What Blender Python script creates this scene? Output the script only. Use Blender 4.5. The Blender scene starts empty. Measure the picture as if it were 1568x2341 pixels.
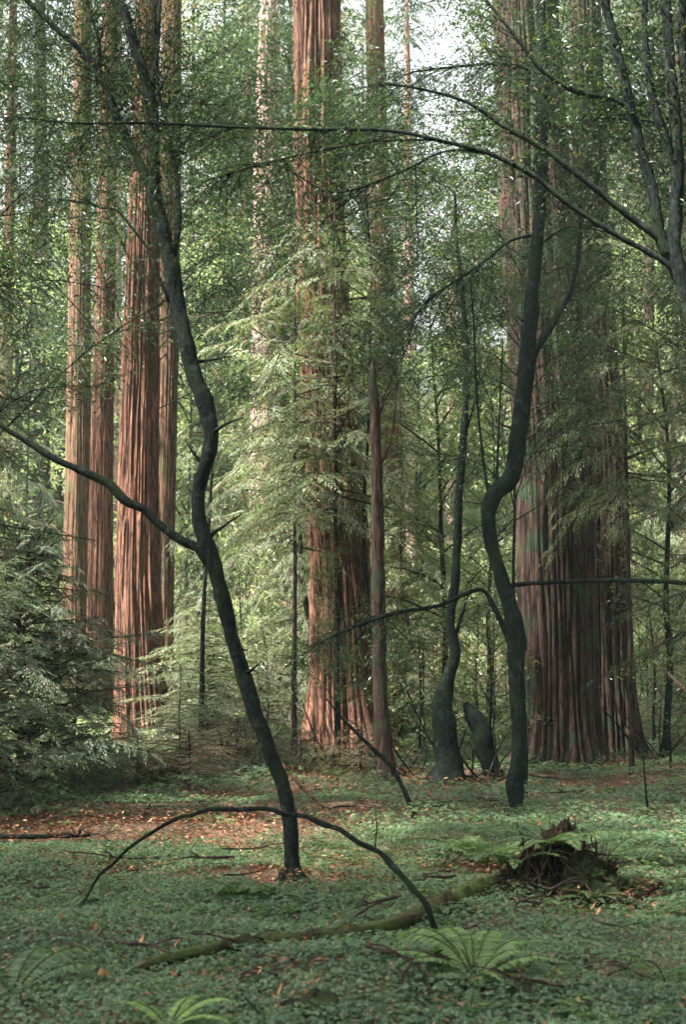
import bpy, math, random
import numpy as np
from mathutils import Vector, Matrix

# ------------------------------------------------------------------ camera, sky, sun
SC = bpy.context.scene
COL = SC.collection
F = 3251.0                      # focal length in units of the 1568 x 2341 sketch grid
CAMZ = 1.6
PITCH = math.atan((1500 - 1170.5) / F)
cam_d = bpy.data.cameras.new('camera')
cam = bpy.data.objects.new('camera', cam_d)
COL.objects.link(cam)
cam.location = (0, 0, CAMZ)
cam.rotation_euler = (math.pi / 2 + PITCH, 0, 0)
cam_d.sensor_fit = 'VERTICAL'
cam_d.sensor_height = 36.0
cam_d.sensor_width = 24.0
cam_d.lens = 36.0 * F / 2341
cam_d.clip_start = 0.05
cam_d.clip_end = 2000
cam_d.dof.use_dof = True
cam_d.dof.focus_distance = 15.0
cam_d.dof.aperture_fstop = 3.5
SC.camera = cam

SUN_EL, SUN_AZ = math.radians(58), math.radians(-66)     # azimuth from straight behind the camera, negative to the left
SDIR = Vector((math.sin(SUN_AZ) * math.cos(SUN_EL), -math.cos(SUN_AZ) * math.cos(SUN_EL), math.sin(SUN_EL)))
world = bpy.data.worlds.new('World')
SC.world = world
world.use_nodes = True
wn = world.node_tree
sky = wn.nodes.new('ShaderNodeTexSky')
sky.sky_type = 'NISHITA'
sky.sun_disc = False
sky.sun_elevation = SUN_EL
sky.sun_rotation = math.atan2(SDIR.x, SDIR.y)
sky.air_density = 1.0
sky.dust_density = 6.0
sky.ozone_density = 1.0
hs = wn.nodes.new('ShaderNodeHueSaturation')          # thin high cloud: the sky is nearly white
hs.inputs['Saturation'].default_value = 0.12
wn.links.new(sky.outputs[0], hs.inputs['Color'])
wn.links.new(hs.outputs[0], wn.nodes['Background'].inputs[0])
wn.nodes['Background'].inputs[1].default_value = 0.08
sun_d = bpy.data.lights.new('sun', 'SUN')
sun_d.energy = 5.0
sun_d.angle = math.radians(1.5)
sun_d.color = (1.0, 0.94, 0.85)
sun = bpy.data.objects.new('sun', sun_d)
COL.objects.link(sun)
sun.rotation_euler = SDIR.to_track_quat('Z', 'Y').to_euler()
sun.location = (10, -20, 40)
SC.view_settings.view_transform = 'Standard'
SC.view_settings.look = 'None'
SC.view_settings.gamma = 1.0
SC.view_settings.exposure = 2.75
SC.cycles.max_bounces = 6
SC.cycles.diffuse_bounces = 4
SC.cycles.glossy_bounces = 2
SC.cycles.transmission_bounces = 4
SC.cycles.caustics_reflective = False
SC.cycles.caustics_refractive = False
SC.cycles.use_denoising = True

# ------------------------------------------------------------------ small maths
rs = np.random.RandomState(7)
random.seed(7)
cp, sp = math.cos(PITCH), math.sin(PITCH)


def ray(px, py):
    cx, cy = (px - 784) / F, (1170.5 - py) / F
    return np.array([cx, cp - sp * cy, sp + cp * cy])


def at(px, py, Y):
    d = ray(px, py)
    return np.array([0, 0, CAMZ]) + d * (Y / d[1])


def _hash(ix, iy, s):
    h = np.sin(ix * 127.1 + iy * 311.7 + s * 74.7) * 43758.5453
    return h - np.floor(h)


def vnoise(x, y, s=0.0):
    ix, iy = np.floor(x), np.floor(y)
    fx, fy = x - ix, y - iy
    fx, fy = fx * fx * (3 - 2 * fx), fy * fy * (3 - 2 * fy)
    a, b = _hash(ix, iy, s), _hash(ix + 1, iy, s)
    c, d = _hash(ix, iy + 1, s), _hash(ix + 1, iy + 1, s)
    return (a * (1 - fx) + b * fx) * (1 - fy) + (c * (1 - fx) + d * fx) * fy


def gz(x, y):
    x = np.asarray(x, float)
    y = np.asarray(y, float)
    h = 0.22 * (vnoise(x * 0.35, y * 0.35, 1) - 0.5) + 0.08 * (vnoise(x * 1.3, y * 1.3, 2) - 0.5) + 0.03 * (vnoise(x * 4, y * 4, 3) - 0.5)
    h = h + 0.24 * np.maximum(y - 30, 0) * np.clip((y - 30) / 10, 0, 1) + 0.9 * (vnoise(x * 0.12, y * 0.12, 4) - 0.5) * np.clip((y - 26) / 14, 0, 1)
    h = h + 0.035 * np.maximum(x - 2, 0) * np.clip((y - 8) / 10, 0, 1)
    return h


def ground_hit(px, py):
    d = ray(px, py)
    o = np.array([0, 0, CAMZ])
    t = 2.0
    while t < 120:
        p = o + d * t
        if p[2] <= float(gz(p[0], p[1])):
            return np.array([p[0], p[1], float(gz(p[0], p[1]))])
        t += 0.03
    return o + d * 120


# ------------------------------------------------------------------ mesh and object helpers
def mesh(name, V, Fq, mats, smooth=False, midx=None, Ft=None):
    V = np.ascontiguousarray(V, np.float32)
    Fq = np.zeros((0, 4), np.int32) if Fq is None else np.ascontiguousarray(Fq, np.int32)
    Ft = np.zeros((0, 3), np.int32) if Ft is None else np.ascontiguousarray(Ft, np.int32)
    me = bpy.data.meshes.new(name)
    me.vertices.add(len(V))
    me.vertices.foreach_set('co', V.ravel())
    loops = np.concatenate([Fq.ravel(), Ft.ravel()])
    me.loops.add(len(loops))
    me.loops.foreach_set('vertex_index', loops)
    nf = len(Fq) + len(Ft)
    me.polygons.add(nf)
    start = np.concatenate([np.arange(len(Fq)) * 4, len(Fq) * 4 + np.arange(len(Ft)) * 3]).astype(np.int32)
    tot = np.concatenate([np.full(len(Fq), 4), np.full(len(Ft), 3)]).astype(np.int32)
    me.polygons.foreach_set('loop_start', start)
    me.polygons.foreach_set('loop_total', tot)
    for m in (mats if isinstance(mats, (list, tuple)) else [mats]):
        me.materials.append(m)
    if midx is not None:
        me.polygons.foreach_set('material_index', np.ascontiguousarray(midx, np.int32))
    me.polygons.foreach_set('use_smooth', np.full(nf, smooth, bool))
    me.update(calc_edges=True)
    return me


def cat(parts):
    """Join [(V, Fq), ...] into one (V, Fq)."""
    Vs, Fs, n = [], [], 0
    for V, Fq in parts:
        Vs.append(V)
        Fs.append(Fq + n)
        n += len(V)
    return np.concatenate(Vs), np.concatenate(Fs)


def obj(name, me, parent=None, loc=(0, 0, 0)):
    o = bpy.data.objects.new(name, me)
    COL.objects.link(o)
    o.location = loc
    if parent is not None:
        o.parent = parent
    return o


def tag(o, label=None, cat_=None, group=None, kind=None):
    if label:
        o['label'] = label
    if cat_:
        o['category'] = cat_
    if group:
        o['group'] = group
    if kind:
        o['kind'] = kind
    return o


def thing(name, label, cat_, loc, group=None, rz=0):
    o = obj(name, None, None, tuple(float(v) for v in loc))
    o.empty_display_size = 0.2
    o.rotation_euler = (0, 0, rz)
    return tag(o, label, cat_, group)


def part(name, V, Fq, mat, parent, smooth=True, label=None, midx=None):
    """V in world coordinates; the parent is an unrotated Empty."""
    me = mesh(name, V - np.array(parent.location), Fq, mat, smooth, midx)
    o = obj(name, me, parent)
    if label:
        o['label'] = label
    return o


def copy_tree(o, loc, rz=0.0, sc=1.0, label=None, group=None, tilt=(0, 0)):
    r = o.copy()
    COL.objects.link(r)
    r.location = tuple(float(v) for v in loc)
    r.rotation_euler = (tilt[0], tilt[1], rz)
    r.scale = (sc, sc, sc) if not isinstance(sc, (tuple, list)) else sc
    if label:
        r['label'] = label
    if group:
        r['group'] = group
    for ch in list(o.children):
        c = ch.copy()
        COL.objects.link(c)
        c.parent = r
        for g in list(ch.children):
            d = g.copy()
            COL.objects.link(d)
            d.parent = c
    return r


def resample(P, R, step):
    """Catmull-Rom through the points, about one ring per step."""
    P = np.asarray(P, float)
    R = np.asarray(R, float)
    n = len(P)
    Q = np.concatenate([[2 * P[0] - P[1]], P, [2 * P[-1] - P[-2]]])
    S = np.concatenate([[R[0]], R, [R[-1]]])
    outP, outR = [], []
    for i in range(n - 1):
        a, b, c, d = Q[i], Q[i + 1], Q[i + 2], Q[i + 3]
        k = max(2, int(np.linalg.norm(c - b) / step))
        t = np.linspace(0, 1, k, endpoint=False)[:, None]
        outP.append(0.5 * ((2 * b) + (c - a) * t + (2 * a - 5 * b + 4 * c - d) * t ** 2 + (3 * b - a - 3 * c + d) * t ** 3))
        t = t[:, 0]
        ra, rb, rc, rd = S[i], S[i + 1], S[i + 2], S[i + 3]
        outR.append(np.maximum(0.3 * min(rb, rc), 0.5 * ((2 * rb) + (rc - ra) * t + (2 * ra - 5 * rb + 4 * rc - rd) * t ** 2 + (3 * rb - ra - 3 * rc + rd) * t ** 3)))
    outP.append(P[-1:])
    outR.append(R[-1:])
    return np.concatenate(outP), np.concatenate(outR)


def tube(P, R, sides=8, step=None, rough=0.0, seed=0, caps=True):
    P = np.asarray(P, float)
    R = np.asarray(R, float)
    if step:
        P, R = resample(P, R, step)
    n = len(P)
    T = np.gradient(P, axis=0)
    T /= np.linalg.norm(T, axis=1)[:, None] + 1e-9
    ref = np.array([0.31, -0.9, 0.2]) if abs(T[:, 2]).mean() > 0.5 else np.array([0.1, 0.2, 1.0])
    A = np.cross(T, ref)
    A /= np.linalg.norm(A, axis=1)[:, None] + 1e-9
    B = np.cross(T, A)
    th = np.linspace(0, 2 * math.pi, sides, endpoint=False)
    rr = R[:, None] * np.ones(sides)[None]
    if rough:
        s = np.concatenate([[0], np.cumsum(np.linalg.norm(np.diff(P, axis=0), axis=1))])
        rr = rr * (1 + rough * (vnoise(s[:, None] / (3 * R.mean() + 1e-6) + 0 * th[None], 2.2 * np.cos(th)[None] + 5 + seed + 0 * s[:, None], seed) - 0.5)
                   + rough * (vnoise(s[:, None] / (1.2 * R.mean() + 1e-6) + 0 * th[None], 4 * np.sin(th)[None] + 9 + seed + 0 * s[:, None], seed + 3) - 0.5))
    V = P[:, None] + rr[..., None] * (np.cos(th)[None, :, None] * A[:, None] + np.sin(th)[None, :, None] * B[:, None])
    V = V.reshape(-1, 3)
    i = np.arange(n - 1)[:, None] * sides
    j = np.arange(sides)[None]
    j2 = (j + 1) % sides
    Fq = np.stack([i + j, i + j2, i + sides + j2, i + sides + j], -1).reshape(-1, 4)
    if caps and sides % 2 == 0:
        c = []
        for base in (0, (n - 1) * sides):
            for k in range(sides // 2 - 1):
                q = [base + k, base + k + 1, base + sides - k - 2, base + sides - k - 1]
                c.append(q if base else q[::-1])
        Fq = np.concatenate([Fq, np.array(c, int)])
    return V, Fq


def twigs(P0, P1, r0, bend=None):
    """Many thin three-sided tapering twigs at once, with one bend each."""
    n = len(P0)
    M = (P0 + P1) / 2 + (bend if bend is not None else 0)
    T = P1 - P0
    L = np.linalg.norm(T, axis=1)[:, None] + 1e-9
    A = np.cross(T / L, np.array([0.3, 0.5, 0.81]))
    A /= np.linalg.norm(A, axis=1)[:, None] + 1e-9
    B = np.cross(T / L, A)
    r0 = np.broadcast_to(r0, (n,))[:, None]
    rings = []
    for P, k in ((P0, 1.0), (M, 0.7), (P1, 0.25)):
        for a in (0, 2.094, 4.189):
            rings.append(P + r0 * k * (math.cos(a) * A + math.sin(a) * B))
    V = np.stack(rings, 1).reshape(-1, 3)
    base = np.arange(n)[:, None] * 9
    q = []
    for s in (0, 3):
        for a in range(3):
            b = (a + 1) % 3
            q.append([s + a, s + b, s + 3 + b, s + 3 + a])
    Fq = (base[:, None] + np.array(q)[None]).reshape(-1, 4)
    return V, Fq


def unit(v):
    return v / (np.linalg.norm(v, axis=-1, keepdims=True) + 1e-9)


def blades(P, D, U, L, W, belly=0.45, fold=0.0):
    """Leaf-shaped quads: P base, D direction, U rough normal, L length, W width."""
    S = unit(np.cross(D, U))
    N = unit(np.cross(S, D))
    L = np.broadcast_to(L, (len(P),))[:, None]
    W = np.broadcast_to(W, (len(P),))[:, None]
    tip = P + D * L - N * L * 0.12
    m = P + D * L * belly
    V = np.stack([P, m + S * W / 2 + N * fold * W, tip, m - S * W / 2 + N * fold * W], 1).reshape(-1, 3)
    Fq = np.arange(len(P) * 4).reshape(-1, 4)
    return V, Fq


def sprays(P, D, U, L, nb=7, blade=0.35, bw=0.22, ang=0.95, droop=0.25, r=None):
    """Flat two-ranked fronds: axis from P along D, nb pairs of blades each."""
    r = r or rs
    n = len(P)
    S = unit(np.cross(D, U))
    N = unit(np.cross(S, D))
    Vs = []
    Pk, Dk, Uk, Lk, Wk = [], [], [], [], []
    for k in range(nb):
        t = (k + 0.3) / nb
        base = P + D * (L * t)[:, None] - np.array([0, 0, 1]) * (droop * L * t * t)[:, None]
        bl = L * blade * (1 - 0.75 * t ** 1.6) * (0.55 + 0.45 * min(1, t * 4))
        for s in (-1, 1):
            j = r.uniform(-0.22, 0.22, n)
            a = ang * (1 - 0.35 * t) + j
            d = D * np.cos(a)[:, None] + S * (s * np.sin(a))[:, None] - np.array([0, 0, 1]) * (0.18 + droop * t * 0.9) + r.normal(0, 0.1, (n, 3))
            Pk.append(base)
            Dk.append(unit(d))
            Uk.append(N + r.normal(0, 0.35, (n, 3)))
            Lk.append(bl * r.uniform(0.8, 1.15, n))
            Wk.append(bl * bw)
    Pk.append(P + D * (L * 0.9)[:, None] - np.array([0, 0, 1]) * (droop * L * 0.81)[:, None])
    Dk.append(unit(D - np.array([0, 0, 1]) * droop * 1.3))
    Uk.append(N)
    Lk.append(L * blade * 0.6)
    Wk.append(L * blade * bw * 0.7)
    return blades(np.concatenate(Pk), np.concatenate(Dk), np.concatenate(Uk), np.concatenate(Lk), np.concatenate(Wk))


# ------------------------------------------------------------------ materials
def nodes(name):
    m = bpy.data.materials.new(name)
    m.use_nodes = True
    nt = m.node_tree
    b = nt.nodes['Principled BSDF']
    return m, nt, b


def N(nt, kind, **kw):
    n = nt.nodes.new(kind)
    for k, v in kw.items():
        if k in n.inputs:
            n.inputs[k].default_value = v
        else:
            setattr(n, k, v)
    return n


def ramp(nt, src, stops):
    r = nt.nodes.new('ShaderNodeValToRGB')
    el = r.color_ramp.elements
    el[0].position, el[0].color = stops[0][0], (*stops[0][1], 1)
    el[1].position, el[1].color = stops[-1][0], (*stops[-1][1], 1)
    for p, c in stops[1:-1]:
        e = el.new(p)
        e.color = (*c, 1)
    nt.links.new(src, r.inputs[0])
    return r.outputs[0]


def mixc(nt, f, a, b, mode='MIX'):
    m = nt.nodes.new('ShaderNodeMix')
    m.data_type = 'RGBA'
    m.blend_type = mode
    for s, v in ((0, f), (6, a), (7, b)):
        if isinstance(v, bpy.types.NodeSocket):
            nt.links.new(v, m.inputs[s])
        else:
            m.inputs[s].default_value = v if s == 0 else (*v, 1)
    return m.outputs[2]


def leaf_mat(name, ca, cb, cc=None, cp_=0.08, trans=0.35, rough=0.55, nscale=1.5, spec=0.35):
    """ca/cb leaf colours, cc an odd leaf's colour (share cp_)."""
    m, nt, b = nodes(name)
    geo = N(nt, 'ShaderNodeNewGeometry')
    tc = N(nt, 'ShaderNodeTexCoord')
    no = N(nt, 'ShaderNodeTexNoise', Scale=nscale, Detail=2.0)
    nt.links.new(tc.outputs['Object'], no.inputs['Vector'])
    add = N(nt, 'ShaderNodeMath', operation='MULTIPLY_ADD')
    nt.links.new(no.outputs['Fac'], add.inputs[0])
    add.inputs[1].default_value = 1.3
    mul = N(nt, 'ShaderNodeMath', operation='MULTIPLY_ADD')
    nt.links.new(geo.outputs['Random Per Island'], mul.inputs[0])
    mul.inputs[1].default_value = 0.8
    mul.inputs[2].default_value = -0.55
    nt.links.new(mul.outputs[0], add.inputs[2])
    col = ramp(nt, add.outputs[0], [(0.0, ca), (1.0, cb)])
    if cc:
        wn_ = N(nt, 'ShaderNodeTexWhiteNoise', noise_dimensions='1D')
        nt.links.new(geo.outputs['Random Per Island'], wn_.inputs['W'])
        lt = N(nt, 'ShaderNodeMath', operation='LESS_THAN')
        nt.links.new(wn_.outputs['Value'], lt.inputs[0])
        lt.inputs[1].default_value = cp_
        col = mixc(nt, lt.outputs[0], col, cc)
    nt.links.new(col, b.inputs['Base Color'])
    b.inputs['Roughness'].default_value = rough
    b.inputs['Specular IOR Level'].default_value = spec
    tr = N(nt, 'ShaderNodeBsdfTranslucent')
    tint = mixc(nt, 1.0, col, (1.1, 1.25, 0.68), 'MULTIPLY')
    nt.links.new(tint, tr.inputs['Color'])
    mx = N(nt, 'ShaderNodeMixShader')
    mx.inputs[0].default_value = trans
    nt.links.new(b.outputs[0], mx.inputs[1])
    nt.links.new(tr.outputs[0], mx.inputs[2])
    nt.links.new(mx.outputs[0], nt.nodes['Material Output'].inputs['Surface'])
    return m


def bark_mat(name, dark, mid, light, zs=0.5, xs=14.0, moss=None, mossamt=0.5, bump=0.6, rough=0.85, lichen=None):
    m, nt, b = nodes(name)
    tc = N(nt, 'ShaderNodeTexCoord')
    mp = N(nt, 'ShaderNodeMapping')
    mp.inputs['Scale'].default_value = (xs, xs, zs)
    nt.links.new(tc.outputs['Object'], mp.inputs['Vector'])
    n1 = N(nt, 'ShaderNodeTexNoise', Scale=1.0, Detail=7.0, Roughness=0.7)
    n1.inputs['Distortion'].default_value = 1.0
    nt.links.new(mp.outputs[0], n1.inputs['Vector'])
    mp2 = N(nt, 'ShaderNodeMapping')
    mp2.inputs['Scale'].default_value = (1.6, 1.6, 0.25)
    nt.links.new(tc.outputs['Object'], mp2.inputs['Vector'])
    n2 = N(nt, 'ShaderNodeTexNoise', Scale=1.0, Detail=3.0)
    nt.links.new(mp2.outputs[0], n2.inputs['Vector'])
    c = ramp(nt, n1.outputs['Fac'], [(0.36, dark), (0.5, mid), (0.68, light)])
    mp4 = N(nt, 'ShaderNodeMapping')
    mp4.inputs['Scale'].default_value = (xs * 0.55, xs * 0.55, zs * 0.7)
    mp4.inputs['Location'].default_value = (7, 3, 1)
    nt.links.new(tc.outputs['Object'], mp4.inputs['Vector'])
    n4 = N(nt, 'ShaderNodeTexNoise', Scale=1.0, Detail=4.0, Roughness=0.6)      # long dark fissures in the bark, their colour also carrying groove shade
    nt.links.new(mp4.outputs[0], n4.inputs['Vector'])
    sb_ = N(nt, 'ShaderNodeMath', operation='SUBTRACT')
    nt.links.new(n4.outputs['Fac'], sb_.inputs[0])
    sb_.inputs[1].default_value = 0.5
    ab_ = N(nt, 'ShaderNodeMath', operation='ABSOLUTE')
    nt.links.new(sb_.outputs[0], ab_.inputs[0])
    fis = ramp(nt, ab_.outputs[0], [(0.008, (0, 0, 0)), (0.055, (1, 1, 1))])
    c = mixc(nt, fis, tuple(v * 0.8 for v in dark), c)
    grey = tuple(0.55 * v + 0.45 * (sum(mid) / 3) for v in mid)
    f = N(nt, 'ShaderNodeMath', operation='MULTIPLY')
    nt.links.new(n2.outputs['Fac'], f.inputs[0])
    f.inputs[1].default_value = 0.7
    c = mixc(nt, f.outputs[0], c, mixc(nt, 0.6, c, grey))
    if moss:
        n3 = N(nt, 'ShaderNodeTexNoise', Scale=3.0, Detail=6.0)
        nt.links.new(tc.outputs['Object'], n3.inputs['Vector'])
        mm = ramp(nt, n3.outputs['Fac'], [(0.62 - 0.3 * mossamt, (0, 0, 0)), (0.75 - 0.3 * mossamt, (1, 1, 1))])
        c = mixc(nt, mm, c, moss)
    if lichen:
        n5 = N(nt, 'ShaderNodeTexNoise', Scale=11.0, Detail=5.0, Roughness=0.6)
        nt.links.new(tc.outputs['Object'], n5.inputs['Vector'])
        c = mixc(nt, ramp(nt, n5.outputs['Fac'], [(0.58, (0, 0, 0)), (0.66, (1, 1, 1))]), c, lichen)
    nt.links.new(c, b.inputs['Base Color'])
    bp = N(nt, 'ShaderNodeBump', Strength=min(1.0, bump * 1.3), Distance=0.04)
    nt.links.new(n1.outputs['Fac'], bp.inputs['Height'])
    nt.links.new(bp.outputs[0], b.inputs['Normal'])
    b.inputs['Roughness'].default_value = rough
    b.inputs['Specular IOR Level'].default_value = 0.1
    return m


M = {}
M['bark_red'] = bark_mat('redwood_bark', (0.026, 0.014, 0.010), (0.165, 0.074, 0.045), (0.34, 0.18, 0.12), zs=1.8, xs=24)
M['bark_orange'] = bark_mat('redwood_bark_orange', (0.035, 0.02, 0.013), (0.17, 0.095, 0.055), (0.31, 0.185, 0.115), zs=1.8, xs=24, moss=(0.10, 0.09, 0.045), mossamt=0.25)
M['bark_pink'] = bark_mat('redwood_bark_pale_sunlit', (0.16, 0.08, 0.065), (0.52, 0.33, 0.28), (0.70, 0.54, 0.48), zs=0.8, xs=18)  # pale pink bark, lightened further to put a sunlit face into the colour
M['bark_shaded'] = bark_mat('redwood_bark_shaded', (0.011, 0.009, 0.008), (0.06, 0.036, 0.028), (0.17, 0.095, 0.068), zs=1.8, xs=20, moss=(0.035, 0.05, 0.03), mossamt=0.35)  # redwood bark with the shade of the right-hand trunks darkened into its colour
M['bark_slim'] = bark_mat('mossy_smooth_bark', (0.004, 0.007, 0.006), (0.009, 0.015, 0.013), (0.024, 0.03, 0.024), zs=9, xs=22, moss=(0.013, 0.022, 0.009), mossamt=0.35, bump=1.0, lichen=(0.026, 0.036, 0.03))
M['bark_dead'] = bark_mat('dead_wood', (0.015, 0.010, 0.008), (0.05, 0.033, 0.026), (0.12, 0.085, 0.065), zs=5, xs=18)
M['moss_log'] = bark_mat('mossy_log', (0.02, 0.014, 0.008), (0.05, 0.04, 0.02), (0.10, 0.08, 0.035), zs=12, xs=12, moss=(0.05, 0.07, 0.02), mossamt=0.75, bump=1.0)
M['rot'] = bark_mat('rotten_wood', (0.006, 0.006, 0.005), (0.02, 0.015, 0.012), (0.08, 0.042, 0.026), zs=5, xs=7, moss=(0.032, 0.046, 0.018), mossamt=0.7, bump=1.0)
M['wood'] = bark_mat('twig_wood', (0.03, 0.022, 0.016), (0.07, 0.05, 0.035), (0.12, 0.09, 0.06), zs=5, xs=8)
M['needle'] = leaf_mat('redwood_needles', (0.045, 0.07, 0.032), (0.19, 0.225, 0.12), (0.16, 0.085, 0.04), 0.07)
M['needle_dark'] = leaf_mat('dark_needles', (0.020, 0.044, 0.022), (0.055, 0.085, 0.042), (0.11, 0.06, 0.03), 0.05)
M['needle_grey'] = leaf_mat('greyish_needles', (0.07, 0.10, 0.058), (0.25, 0.29, 0.19), (0.19, 0.11, 0.06), 0.12)
M['needle_brown'] = leaf_mat('browning_needles', (0.045, 0.05, 0.025), (0.12, 0.10, 0.06), (0.20, 0.10, 0.055), 0.22)
M['needle_dusk'] = leaf_mat('dusky_needles', (0.035, 0.065, 0.038), (0.19, 0.24, 0.16), (0.13, 0.075, 0.045), 0.10)
M['bay'] = leaf_mat('glossy_bay_leaves', (0.045, 0.075, 0.025), (0.18, 0.22, 0.09), (0.24, 0.19, 0.06), 0.03, trans=0.4, rough=0.28, spec=0.7)
M['bay_dark'] = leaf_mat('dark_bay_leaves', (0.016, 0.038, 0.02), (0.05, 0.085, 0.032), (0.15, 0.13, 0.04), 0.03, trans=0.35, rough=0.4)
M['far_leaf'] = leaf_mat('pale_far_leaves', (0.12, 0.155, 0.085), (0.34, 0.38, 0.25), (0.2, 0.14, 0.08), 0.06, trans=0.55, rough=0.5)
M['sorrel'] = leaf_mat('sorrel_leaves', (0.028, 0.066, 0.034), (0.12, 0.19, 0.088), (0.20, 0.12, 0.055), 0.05, trans=0.3, rough=0.45, nscale=0.6)
M['fern'] = leaf_mat('sword_fern_fronds', (0.04, 0.08, 0.03), (0.10, 0.16, 0.06), (0.2, 0.2, 0.06), 0.03, trans=0.4)
M['fern_mid'] = leaf_mat('fresh_fern_fronds', (0.085, 0.15, 0.05), (0.17, 0.26, 0.09), None, trans=0.4)
M['fern_bright'] = leaf_mat('bright_fern_fronds', (0.13, 0.22, 0.06), (0.24, 0.36, 0.11), None, trans=0.45)
M['litter'] = leaf_mat('needle_litter', (0.07, 0.026, 0.013), (0.25, 0.09, 0.04), (0.40, 0.22, 0.11), 0.10, trans=0.1, rough=0.7)
M['dead_leaf'] = leaf_mat('orange_dead_leaf', (0.36, 0.14, 0.06), (0.55, 0.28, 0.14), None, trans=0.3, rough=0.5)

# ground
m, nt, b = nodes('forest_floor')
tc = N(nt, 'ShaderNodeTexCoord')
n1 = N(nt, 'ShaderNodeTexNoise', Scale=1.1, Detail=8.0, Roughness=0.7)
n2 = N(nt, 'ShaderNodeTexNoise', Scale=40.0, Detail=4.0, Roughness=0.7)
nt.links.new(tc.outputs['Object'], n1.inputs['Vector'])
nt.links.new(tc.outputs['Object'], n2.inputs['Vector'])
c1 = ramp(nt, n2.outputs['Fac'], [(0.3, (0.035, 0.02, 0.012)), (0.55, (0.10, 0.05, 0.028)), (0.75, (0.2, 0.11, 0.065))])
c2 = ramp(nt, n2.outputs['Fac'], [(0.3, (0.018, 0.03, 0.014)), (0.7, (0.05, 0.075, 0.03))])
fm = ramp(nt, n1.outputs['Fac'], [(0.42, (0, 0, 0)), (0.6, (1, 1, 1))])
nt.links.new(mixc(nt, fm, c1, c2), b.inputs['Base Color'])
bp = N(nt, 'ShaderNodeBump', Strength=0.8, Distance=0.03)
nt.links.new(n2.outputs['Fac'], bp.inputs['Height'])
nt.links.new(bp.outputs[0], b.inputs['Normal'])
b.inputs['Roughness'].default_value = 0.95
M['ground'] = m

# ------------------------------------------------------------------ terrain
xs_ = np.concatenate([np.linspace(-400, -14, 40, endpoint=False), np.linspace(-14, 14, 170), np.linspace(14, 400, 41)[1:]])
ys_ = np.concatenate([np.linspace(-300, 2, 30, endpoint=False), np.linspace(2, 34, 220), np.linspace(34, 500, 90)[1:]])
X, Y = np.meshgrid(xs_, ys_)
Z = gz(X, np.minimum(Y, 160)) 
V = np.stack([X, Y, Z], -1).reshape(-1, 3)
nx, ny = len(xs_), len(ys_)
i = (np.arange(ny - 1)[:, None] * nx + np.arange(nx - 1)[None])
Fq = np.stack([i, i + 1, i + nx + 1, i + nx], -1).reshape(-1, 4)
g = obj('ground', mesh('ground', V, Fq, M['ground'], True))
tag(g, 'forest floor rising gently behind the redwoods', kind='structure')


# ------------------------------------------------------------------ ground cover
def litter_mask(x, y):
    """1 where brown needle litter lies bare, 0 where the sorrel carpet is closed."""
    m = np.zeros_like(x)
    for px, py, rx, ry, k in ((620, 1835, 1.1, 1.0, 0.9), (330, 1900, 1.5, 0.7, 1.0), (60, 1925, 1.2, 0.6, 1.0), (160, 1990, 1.2, 0.4, 0.55),
                              (480, 1950, 1.0, 0.25, 0.7), (700, 2020, 0.5, 0.45, 0.9), (1050, 1800, 1.6, 0.9, 0.85), (1280, 1810, 1.5, 0.8, 0.8), (950, 1830, 0.9, 0.5, 0.6),
                              (450, 2010, 0.35, 0.2, 0.7), (570, 1905, 1.1, 0.7, 0.8), (800, 1860, 1.0, 0.5, 0.75), (700, 2255, 0.4, 0.2, 0.6), (1190, 1990, 0.8, 0.5, 0.7), (1310, 2050, 0.8, 0.6, 0.9), (760, 1790, 1.6, 1.2, 0.8),
                              (1450, 1760, 2.0, 1.0, 0.5), (900, 1980, 0.9, 0.4, 0.35)):
        c = ground_hit(px, py)
        m = np.maximum(m, k * np.exp(-((x - c[0]) / rx) ** 2 - ((y - c[1]) / ry) ** 2))
    n = vnoise(x * 1.7, y * 1.7, 11) * 0.6 + vnoise(x * 5.5, y * 5.5, 12) * 0.4
    return np.clip((m + 0.75 * (n - 0.5) - 0.26) / 0.3, 0, 1) 


def scatter(n, y0, y1, pad=1.5):
    out = []
    need = n
    while need > 0:
        y = y0 + (y1 - y0) * rs.rand(need * 3)
        y = y[rs.rand(len(y)) < (y * 0.26 + pad) / (y1 * 0.26 + pad)][:need]
        x = (rs.rand(len(y)) * 2 - 1) * (y * 0.26 + pad)
        out.append(np.stack([x, y], 1))
        need -= len(y)
    return np.concatenate(out)


def sorrel(n, y0, y1, size, hgt):
    P = scatter(n, y0, y1)
    x, y = P[:, 0], P[:, 1]
    keep = rs.rand(len(x)) > litter_mask(x, y) * 0.96
    keep &= vnoise(x * 3.1, y * 3.1, 21) + 0.25 * rs.rand(len(x)) > 0.22
    x, y = x[keep], y[keep]
    n = len(x)
    z = gz(x, y) + hgt * (0.2 + (0.7 * vnoise(x * 2.6, y * 2.6, 5) + 0.9 * vnoise(x * 0.9, y * 0.9, 8) ** 2) * rs.uniform(0.5, 1.15, n))
    C = np.stack([x, y, z], 1)
    az0 = rs.rand(n) * 6.283
    s = size * rs.uniform(0.5, 1.2, n) * (0.75 + 0.6 * vnoise(x * 1.1, y * 1.1, 66))
    tilt = rs.normal(0, 0.28, (n, 2))
    parts = []
    for k in range(3):
        a = az0 + k * 2.094
        D = np.stack([np.cos(a), np.sin(a), -0.22 + tilt[:, 0] * np.cos(a) + tilt[:, 1] * np.sin(a)], 1)
        U = np.stack([-tilt[:, 0], -tilt[:, 1], np.ones(n)], 1)
        parts.append(blades(C, unit(D), U, s, s * 1.0, belly=0.62, fold=-0.16))
    return cat(parts)


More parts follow.
